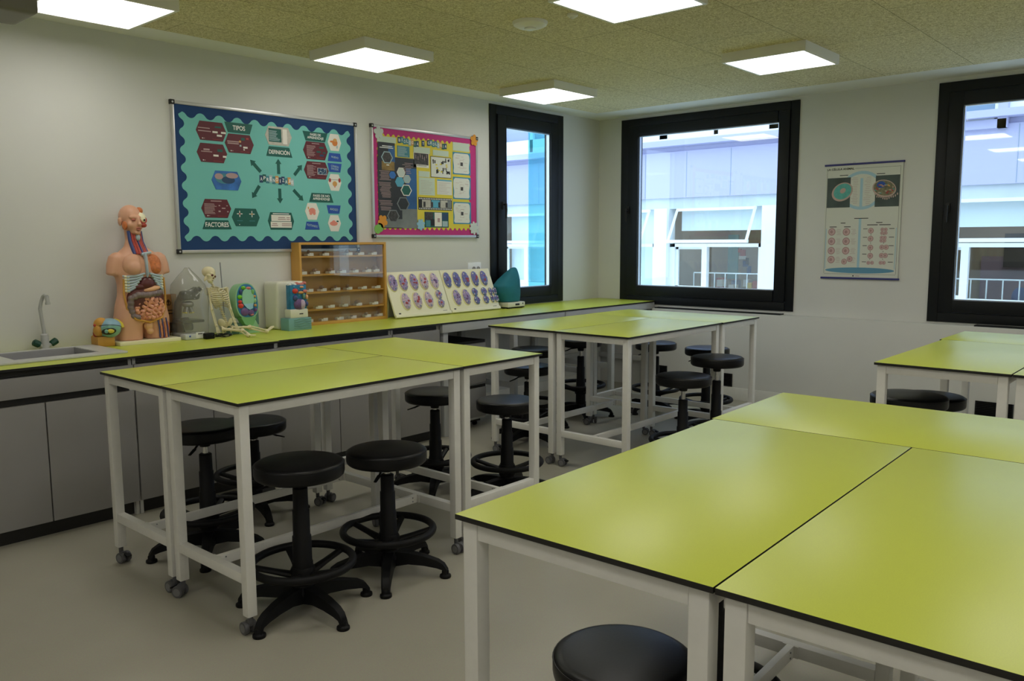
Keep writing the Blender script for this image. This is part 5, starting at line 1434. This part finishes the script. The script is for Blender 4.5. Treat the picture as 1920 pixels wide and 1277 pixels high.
def limb(name, pts, r, digits, spread):
    mb = MB()
    for i in range(len(pts) - 1):
        a, b = pts[i], pts[i + 1]
        if i == 0:
            mb.tube([a, a.lerp(b, 0.12), a.lerp(b, 0.5), a.lerp(b, 0.88), b], [r * 1.7, r, r * 0.8, r, r * 1.6], 8)
        else:
            n = (b - a).cross(Vector((0, 1, 0.3))).normalized() * r * 0.8
            for s, q in ((-1, 1.0), (1, 0.7)): mb.tube([a + n * s, a.lerp(b, 0.12) + n * s, a.lerp(b, 0.88) + n * s, b + n * s * 0.6], [r * 1.2 * q, r * 0.7 * q, r * 0.65 * q, r * 0.9 * q], 7)
        mb.ell(b, (r * 1.5,) * 3, n=10, h=8)
    e = pts[-1]; d = digits.normalized(); L = digits.length
    n = d.cross(Vector((0, 0, 1)) if abs(d.z) < 0.8 else Vector((0, 1, 0))).normalized()
    for k in range(5):
        off = n * spread * (k - 2) / 2
        mb.tube([e + off * 0.35, e + d * L * 0.55 + off * 0.8, e + d * L * (1.0 - 0.06 * abs(k - 2)) + off], [r * 0.5, r * 0.38, r * 0.3], 6)
    return mb.build(name, 'bone', t)
limb('arm_bones', [shL, W(-4.540, -0.245, 1.060), W(-4.523, -0.262, 0.955)], 0.0064, Vector((0.010, -0.012, -0.055)), 0.012)
limb('arm_bones', [shR, W(-4.409, -0.240, 1.055), W(-4.392, -0.262, 0.965)], 0.0064, Vector((0.012, -0.012, -0.055)), 0.012)
mb = MB()
pc = W(-4.428, -0.215, 0.945)
for s in (-1, 1):
    mb.ell(pc + Vector((s * 0.030, 0.004, 0.020)), (0.024, 0.010, 0.030), rot=R_('Y', s * 28) @ R_('Z', s * 30)); mb.tube([pc + Vector((s * 0.040, -0.005, -0.004)), pc + Vector((s * 0.026, -0.028, -0.020)), pc + Vector((0, -0.034, -0.018))], 0.007, 8)
    mb.tube([pc + Vector((s * 0.036, 0.0, -0.006)), pc + Vector((s * 0.028, -0.006, -0.048)), pc + Vector((s * 0.008, -0.032, -0.022))], 0.006, 8)
mb.ell(pc + Vector((0, 0.012, 0.006)), (0.018, 0.010, 0.028)); blob_obj('pelvis', mb, 0.0036, 'bone', t, smooth=3)
limb('leg_bones', [W(-4.462, -0.228, 0.925), W(-4.385, -0.330, 0.915), W(-4.395, -0.420, 0.895)], 0.0098, Vector((0.030, -0.040, -0.002)), 0.016)
limb('leg_bones', [W(-4.392, -0.225, 0.930), W(-4.278, -0.245, 0.925), W(-4.205, -0.330, 0.897)], 0.0098, Vector((0.060, 0.012, 0.030)), 0.014)

t = thing('power_adapter', 'black power adapter with coiled cable in front of the skeleton', 'adapter', (-4.600, -0.305, CZ))
mb = MB(); mb.box((0, 0, 0.019), (0.062, 0.036, 0.038), bev=0.006); mb.build('housing', 'plastic_black', t)
mb = MB()
P = [(0.03 + 0.085 * i / 60 + 0.028 * math.cos(i * 0.52), -0.004 + 0.022 * math.sin(i * 0.52), 0.006 + 0.020 * (0.5 + 0.5 * math.sin(i * 0.31))) for i in range(61)]
mb.tube(P, 0.0026, 6); mb.ell(P[-1], (0.010, 0.006, 0.006)); mb.build('cable', 'plastic_black', t)

# --- plant cell model
t = thing('plant_cell_model', 'green oval plant cell model with coloured organelles beside the skeleton', 'cell model', (-4.272, -0.150, CZ))
mb = MB()
for z0, rx, ry in ((0, 0, 0),):
    mb.box((-0.075, 0.0, 0.036), (0.100, 0.09, 0.072), 0, bev=0.008)
mb.build('moss_base', 'cell_moss', t)
mb = MB(); mb.add([(-0.06, -0.06, 0), (0.105, -0.06, 0), (0.105, 0.05, 0), (-0.06, 0.05, 0), (0.0, -0.045, 0.085), (0.075, -0.045, 0.085), (0.075, 0.03, 0.085), (0.0, 0.03, 0.085)], [(3, 2, 1, 0), (0, 1, 5, 4), (1, 2, 6, 5), (2, 3, 7, 6), (3, 0, 4, 7), (4, 5, 6, 7)]); blob_obj('green_base', mb, 0.006, 'plant_green', t, smooth=4)
mb = MB(); mb.add([(0.060, -0.02, 0.05), (0.110, -0.02, 0.05), (0.112, 0.02, 0.05), (0.06, 0.02, 0.05), (0.095, -0.015, 0.165), (0.112, -0.015, 0.175), (0.112, 0.012, 0.175), (0.095, 0.012, 0.165)], [(3, 2, 1, 0), (0, 1, 5, 4), (1, 2, 6, 5), (2, 3, 7, 6), (3, 0, 4, 7), (4, 5, 6, 7)]); mb.build('support_fin', 'cell_moss', t)
cc = Vector((0.002, -0.03, 0.215)); cr = R_('X', -6) @ R_('Z', 6)
def oval(sx, sz, n=10):
    pts = []
    for i in range(40):
        a = 2 * PI * i / 40; e = 0.82
        pts.append((sx * math.copysign(abs(math.cos(a)) ** e, math.cos(a)) * (1 - 0.10 * math.sin(a)), sz * math.copysign(abs(math.sin(a)) ** e, math.sin(a))))
    return pts
xf = Matrix.Translation(cc) @ cr
def ovplate(mb, sx, sz, y0, y1, mi=0):
    o = len(mb.v); mb.plate(oval(sx, sz), y0, y1, mi)
    for i in range(o, len(mb.v)): mb.v[i] = xf @ mb.v[i]
mb = MB(); ovplate(mb, 0.088, 0.118, -0.028, 0.050); mb.ell(xf @ Vector((0, 0.045, 0)), (0.080, 0.035, 0.108)); mb.build('cell_wall', 'plant_green', t, smooth=50)
mb = MB(); ovplate(mb, 0.080, 0.110, -0.0310, -0.0275); mb.build('cytoplasm', 'cell_blue', t, smooth=50)
mb = MB(); ovplate(mb, 0.046, 0.060, -0.0345, -0.0305)
for i in range(len(mb.v)): mb.v[i] = mb.v[i] + Vector((0.004, 0, 0.020))
mb.build('vacuole', 'vacuole', t, smooth=50)
mb = MB(); mb.plate([(-0.036, -0.02), (0.040, -0.02), (0.034, -0.052), (0.010, -0.062), (-0.012, -0.050)], -0.0375, -0.034)
for i in range(len(mb.v)): mb.v[i] = xf @ mb.v[i]
mb.build('vacuole_edge', 'vacuole_blue', t, smooth=0)
for (x, z, rx, rz, m_) in ((-0.024, 0.085, 0.017, 0.014, 'ball_green'), (0.016, 0.082, 0.018, 0.010, 'ball_pink'), (-0.058, 0.026, 0.018, 0.015, 'ball_green'), (-0.060, -0.006, 0.014, 0.012, 'ball_red'), (-0.056, -0.032, 0.020, 0.017, 'ball_red'), (-0.030, -0.074, 0.030, 0.026, 'nucleus_purple'), (0.018, -0.082, 0.024, 0.022, 'nucleus_purple'), (0.022, -0.094, 0.016, 0.008, 'ball_pink'), (0.046, 0.056, 0.013, 0.018, 'plant_deep'), (0.058, 0.026, 0.010, 0.009, 'tile_orange'), (0.058, -0.002, 0.010, 0.016, 'plant_green'), (0.057, -0.034, 0.010, 0.010, 'tile_orange'), (0.056, -0.064, 0.014, 0.012, 'nucleus_purple'), (-0.048, 0.060, 0.012, 0.018, 'vessel_blue')):
    mb = MB(); mb.ell(xf @ Vector((x, -0.033, z)), (rx, 0.012, rz)); mb.build('organelle', m_, t)
mb = MB(); mb.plate([(-0.060, 0.0), (0.060, 0.0), (0.034, -0.052), (0.010, -0.064), (-0.034, -0.048)], -0.030, 0.02)
for i in range(len(mb.v)): mb.v[i] = xf @ (mb.v[i] + Vector((0, 0, -0.108)))
mb.build('green_lip', 'plant_deep', t, smooth=0)

# --- white plastic cover box
mb = MB(); mb.box((0, 0, 0.165), (0.235, 0.165, 0.33)); 
me = blob(mb, 0.010, 12); me.materials.clear(); me.materials.append(M['box_white']); me.name = 'cover_box'
for v in me.vertices: v.co.z = max(v.co.z, 0.0)
tag(link('cover_box', me, None, (-3.905, -0.092, CZ)), 'white rounded plastic cover box between the two cell models', 'cover')

# --- animal cell section block
t = thing('animal_cell_model', 'blue cell section block with purple nucleus before the display case', 'cell model', (-3.915, -0.250, CZ))
mb = MB(); mb.box((-0.014, -0.01, 0.042), (0.182, 0.100, 0.084), bev=0.003); mb.box((0.050, 0.020, 0.115), (0.054, 0.036, 0.14), bev=0.003)
for k in range(5): mb.tube([(-0.062 + 0.019 * i, -0.0605, 0.015 + 0.015 * k + 0.004 * math.sin(i * 1.3 + k)) for i in range(8)], 0.0022, 6, 1)
mb.build('wave_base', ['cell_base_teal', 'cell_moss'], t)
mb = MB(); mb.box((-0.014, -0.018, 0.115), (0.142, 0.074, 0.062), bev=0.010); mb.rect(0.0, 0.112, 0.03, 0.007, -0.0560, -0.0540, 1); mb.build('cream_foot', ['box_white', 'ink_black'], t)
mb = MB(); mb.box((-0.012, -0.020, 0.226), (0.130, 0.050, 0.170), bev=0.004); mb.build('cell_body', 'cell_blue', t)
r = random.Random(8)
for i in range(7):
    mb = MB(); mb.ell((-0.066 + 0.02 * i, -0.02, 0.314 + r.uniform(-0.004, 0.006)), (0.012, 0.022, 0.012)); mb.build('membrane_bump', 'label_white' if i < 3 else 'ball_pink', t)
for (x, z, rx, rz, m_) in ((-0.038, 0.270, 0.022, 0.018, 'ball_red'), (0.006, 0.258, 0.022, 0.010, 'tile_orange'), (0.040, 0.266, 0.017, 0.012, 'ball_pink'), (0.014, 0.296, 0.014, 0.008, 'organ_peach'), (0.052, 0.226, 0.010, 0.018, 'organ_peach'), (-0.040, 0.222, 0.018, 0.020, 'vessel_blue'), (0.028, 0.232, 0.012, 0.022, 'cell_moss'), (-0.008, 0.176, 0.044, 0.040, 'nucleus_purple'), (0.014, 0.176, 0.022, 0.034, 'mitosis_mauve'), (0.050, 0.178, 0.012, 0.020, 'vessel_blue')):
    mb = MB(); mb.ell((x, -0.046 - (0.006 if m_ == 'mitosis_mauve' else 0), z), (rx, 0.016, rz)); mb.build('organelle', m_, t)
for i in range(14):
    mb = MB(); mb.ell((r.uniform(-0.070, 0.058), -0.045, r.uniform(0.20, 0.305)), (0.006, 0.006, 0.005)); mb.build('organelle', r.choice(['vessel_blue', 'card_blue', 'pic_cyan']), t)

# --- wooden display case with rock samples
DX0, DX1, DY0, DY1, DZ = -3.785, -2.990, -0.112, -0.006, 0.600
t = thing('display_case', 'wooden display case with five shelves behind sliding glass', 'display case', ((DX0 + DX1) / 2, (DY0 + DY1) / 2, CZ))
DW, DD = DX1 - DX0, DY1 - DY0
mb = MB()
for s in (-1, 1): mb.box((s * (DW / 2 - 0.009), 0, DZ / 2), (0.018, DD, DZ), bev=0.001)
mb.box((0, 0, DZ - 0.009), (DW - 0.0365, DD, 0.018), bev=0.001); mb.box((0, 0, 0.011), (DW - 0.0365, DD, 0.022), bev=0.001); mb.build('carcass', 'case_wood', t)
mb = MB(); mb.box((0, DD / 2 - 0.004, DZ / 2), (DW - 0.037, 0.006, DZ - 0.04)); mb.build('back_panel', 'case_inside', t)
SHZ = [0.502, 0.370, 0.242, 0.116]
for z in SHZ:
    mb = MB(); mb.box((0, 0.006, z - 0.006), (DW - 0.037, DD - 0.024, 0.012)); mb.build('shelf', 'case_wood', t)
mb = MB(); mb.box((-DW * 0.22, -DD / 2 + 0.006, DZ / 2), (DW * 0.54, 0.003, DZ - 0.042)); mb.build('sliding_pane', 'case_glass', t)
mb = MB(); mb.box((DW * 0.22, -DD / 2 + 0.012, DZ / 2), (DW * 0.54, 0.003, DZ - 0.042)); mb.build('sliding_pane', 'case_glass', t)
rows = [('top shelf', SHZ[0], [-3.666, -3.533, -3.320, -3.210, -3.086]), ('second shelf', SHZ[1], [-3.732, -3.616, -3.487, -3.384, -3.268, -3.142, -3.058]), ('third shelf', SHZ[2], [-3.682, -3.565, -3.437, -3.333, -3.194, -3.060]),
        ('fourth shelf', SHZ[3], [-3.610, -3.497, -3.373, -3.239, -3.083]), ('bottom', 0.022, [-3.688, -3.558, -3.420, -3.297, -3.160, -3.040])]
def sample_box():
    t = thing('sample_box', 'x', 'sample box', group='rock sample boxes in the display case')
    mb = MB(); mb.box((0, 0, 0.002), (0.054, 0.042, 0.004))
    for s in (-1, 1): mb.box((s * 0.026, 0, 0.009), (0.002, 0.042, 0.014)); mb.box((0, s * 0.020, 0.009), (0.05, 0.002, 0.014))
    mb.build('tray', 'box_white', t)
    mb = MB(); mb.rect(0.008, 0.011, 0.038, 0.021, -0.0225, -0.0212); mb.build('card', 'label_white', t)
    mb = MB(); mb.ell((0, 0, 0.016), (0.020, 0.015, 0.013), n=7, h=5); mb.build('rock', 'specimen_b', t, smooth=0)
    return t
first = None; r = random.Random(2)
ords = ['first', 'second', 'third', 'fourth', 'fifth', 'sixth', 'seventh']
for (rn, z, xs) in rows:
    for i, x in enumerate(xs):
        if first is None: o = first = sample_box()
        else: o = copy_tree(first)
        o.location = (x, -0.060 + r.uniform(-0.006, 0.006), CZ + z + 0.0005); o.rotation_euler = (0, 0, r.uniform(-0.12, 0.12))
        o['label'] = 'rock sample box, %s from left on the %s of the display case' % (ords[i], rn)
        for c in o.children:
            if c.name.startswith('rock'):
                c.scale = (r.uniform(0.7, 1.25), r.uniform(0.8, 1.2), r.uniform(0.6, 1.7)); c.rotation_euler = (0, 0, r.uniform(0, 3))

# --- two tilted boards with cell division reliefs
def mitosis(name, label, x0, x1, cells):
    t = thing(name, label, 'cell model', ((x0 + x1) / 2, -0.205, CZ))
    lean = math.atan2(0.145, 0.355)
    o = Matrix.Translation((0, 0.0, 0.006)) @ Matrix.Rotation(-lean, 4, 'X')
    L = 0.385; w = x1 - x0 - 0.004
    def place(mb):
        for i in range(len(mb.v)): mb.v[i] = o @ mb.v[i]
        return mb
    mb = MB(); mb.box((0, 0.008, L / 2), (w, 0.016, L), bev=0.004); mb.box((0, 0.002, 0.014), (w, 0.026, 0.026), bev=0.005)
    mb.rect(-w / 2 + 0.05, 0.035, 0.022, 0.010, -0.001, 0.001, 1); mb.rect(w / 2 - 0.06, 0.030, 0.045, 0.004, -0.001, 0.001, 1)
    place(mb).build('board', ['mitosis_board', 'ink_black'], t)
    mb = MB(); mb.box((-w / 2 + 0.03, 0.135, 0.13), (0.012, 0.012, 0.262), rot=R_('X', 4)); mb.box((w / 2 - 0.03, 0.135, 0.13), (0.012, 0.012, 0.262), rot=R_('X', 4)); mb.build('back_strut', 'mitosis_board', t)
    r = random.Random(hash(name) % 7 + len(cells))
    for (cx, row, kind, c1, c2) in cells:
        x = cx - (x0 + x1) / 2; z = 0.292 if row == 0 else 0.132
        lobes = {1: [(0, 0, 0.049, 0.076)], 2: [(0, 0.037, 0.040, 0.042), (0, -0.037, 0.040, 0.042)], 4: [(sx * 0.026, sz * 0.034, 0.028, 0.038) for sx in (-1, 1) for sz in (-1, 1)]}[kind]
        mb = MB()
        for (dx, dz, rx, rz) in lobes: mb.ell((x + dx, 0, z + dz), (rx, 0.020, rz), 0, n=22)
        cell = place(mb).build('cell_relief', 'mitosis_rim', t)
        mb = MB()
        for (dx, dz, rx, rz) in lobes: mb.ell((x + dx, -0.006, z + dz), (rx * 0.90, 0.017, rz * 0.92), 0, n=22)
        place(mb).build('cytoplasm', c1, cell)
        mb = MB()
        for (dx, dz, rx, rz) in lobes:
            for q in range(3): mb.ell((x + dx + r.uniform(-0.3, 0.3) * rx, -0.020, z + dz + r.uniform(-0.28, 0.28) * rz), (rx * r.uniform(0.16, 0.34), 0.006, rz * r.uniform(0.08, 0.2)), 0, n=12)
        place(mb).build('chromosomes', c2, cell)
        mb = MB()
        for (dx, dz, rx, rz) in lobes:
            for q in range(8): 
                a = 2 * PI * q / 8 + r.uniform(-0.3, 0.3)
                mb.ell((x + dx + 0.66 * rx * math.cos(a), -0.016, z + dz + 0.68 * rz * math.sin(a)), (0.005, 0.005, 0.007), q % 2, n=8, h=6)
        place(mb).build('organelles', ['mitosis_teal', 'cream'], cell)
    return t
A, Bm, Cm = 'mitosis_lilac', 'mitosis_blue', 'mitosis_mauve'
mitosis('mitosis_model', 'cream tilted board with nine violet cell reliefs beside the display case', -2.982, -2.378, [
    (-2.920, 0, 1, A, 'nucleus_purple'), (-2.812, 0, 1, A, 'mitosis_red'), (-2.698, 0, 1, A, 'mitosis_red'), (-2.588, 0, 1, Cm, 'mitosis_red'), (-2.472, 0, 1, Cm, 'nucleus_purple'),
    (-2.838, 1, 1, Cm, 'mitosis_red'), (-2.716, 1, 1, Cm, 'mitosis_red'), (-2.592, 1, 1, Cm, 'mitosis_red'), (-2.468, 1, 2, A, 'mitosis_red')])
mitosis('meiosis_model', 'cream tilted board with ten blue cell reliefs beside the teal cover', -2.374, -1.770, [
    (-2.322, 0, 1, Bm, 'nucleus_purple'), (-2.212, 0, 1, Bm, 'nucleus_purple'), (-2.102, 0, 1, Bm, 'mitosis_red'), (-1.988, 0, 1, Bm, 'mitosis_red'), (-1.876, 0, 1, Bm, 'mitosis_red'),
    (-2.268, 1, 1, A, 'nucleus_purple'), (-2.154, 1, 1, A, 'nucleus_purple'), (-2.040, 1, 2, Bm, 'nucleus_purple'), (-1.924, 1, 2, Bm, 'nucleus_purple'), (-1.818, 1, 4, Bm, 'nucleus_purple')])

# --- instrument under a teal cloth cover
t = thing('lab_instrument', 'cream instrument base standing under the teal cloth cover', 'instrument', (-1.580, -0.130, CZ))
mb = MB(); mb.box((0, 0, 0.034), (0.235, 0.20, 0.044), bev=0.008); mb.build('housing', 'box_white', t)
mb = MB(); mb.rect(0.01, 0.034, 0.055, 0.016, -0.1015, -0.0995); mb.rect(0.085, 0.040, 0.012, 0.012, -0.1015, -0.0995); mb.build('marking', 'ink_black', t)
mb = MB(); mb.box((0, 0, 0.009), (0.225, 0.19, 0.010)); 
for s in (-1, 1): mb.lathe([(0.014, 0.0), (0.014, 0.006)], 12, xf=Matrix.Translation((s * 0.09, -0.075, 0)))
mb.build('foot_plate', 'plastic_black', t)
mb = MB()
ring_loft(mb, [(0.058, 0.0, 0, 0.116, 0.098), (0.08, 0.0, 0, 0.126, 0.10), (0.14, -0.010, 0, 0.146, 0.100), (0.20, -0.012, 0, 0.152, 0.094), (0.255, 0.018, 0, 0.122, 0.080), (0.305, 0.052, 0, 0.082, 0.056), (0.345, 0.080, 0, 0.046, 0.032), (0.366, 0.092, 0, 0.024, 0.014)], 24)
me = blob(mb, 0.010, 4); me.materials.clear(); me.materials.append(M['cover_teal']); me.name = 'cloth_cover'
tag(link('cloth_cover', me, None, (-1.590, -0.125, CZ)), 'teal cloth dust cover standing on the counter by the narrow window', 'dust cover')
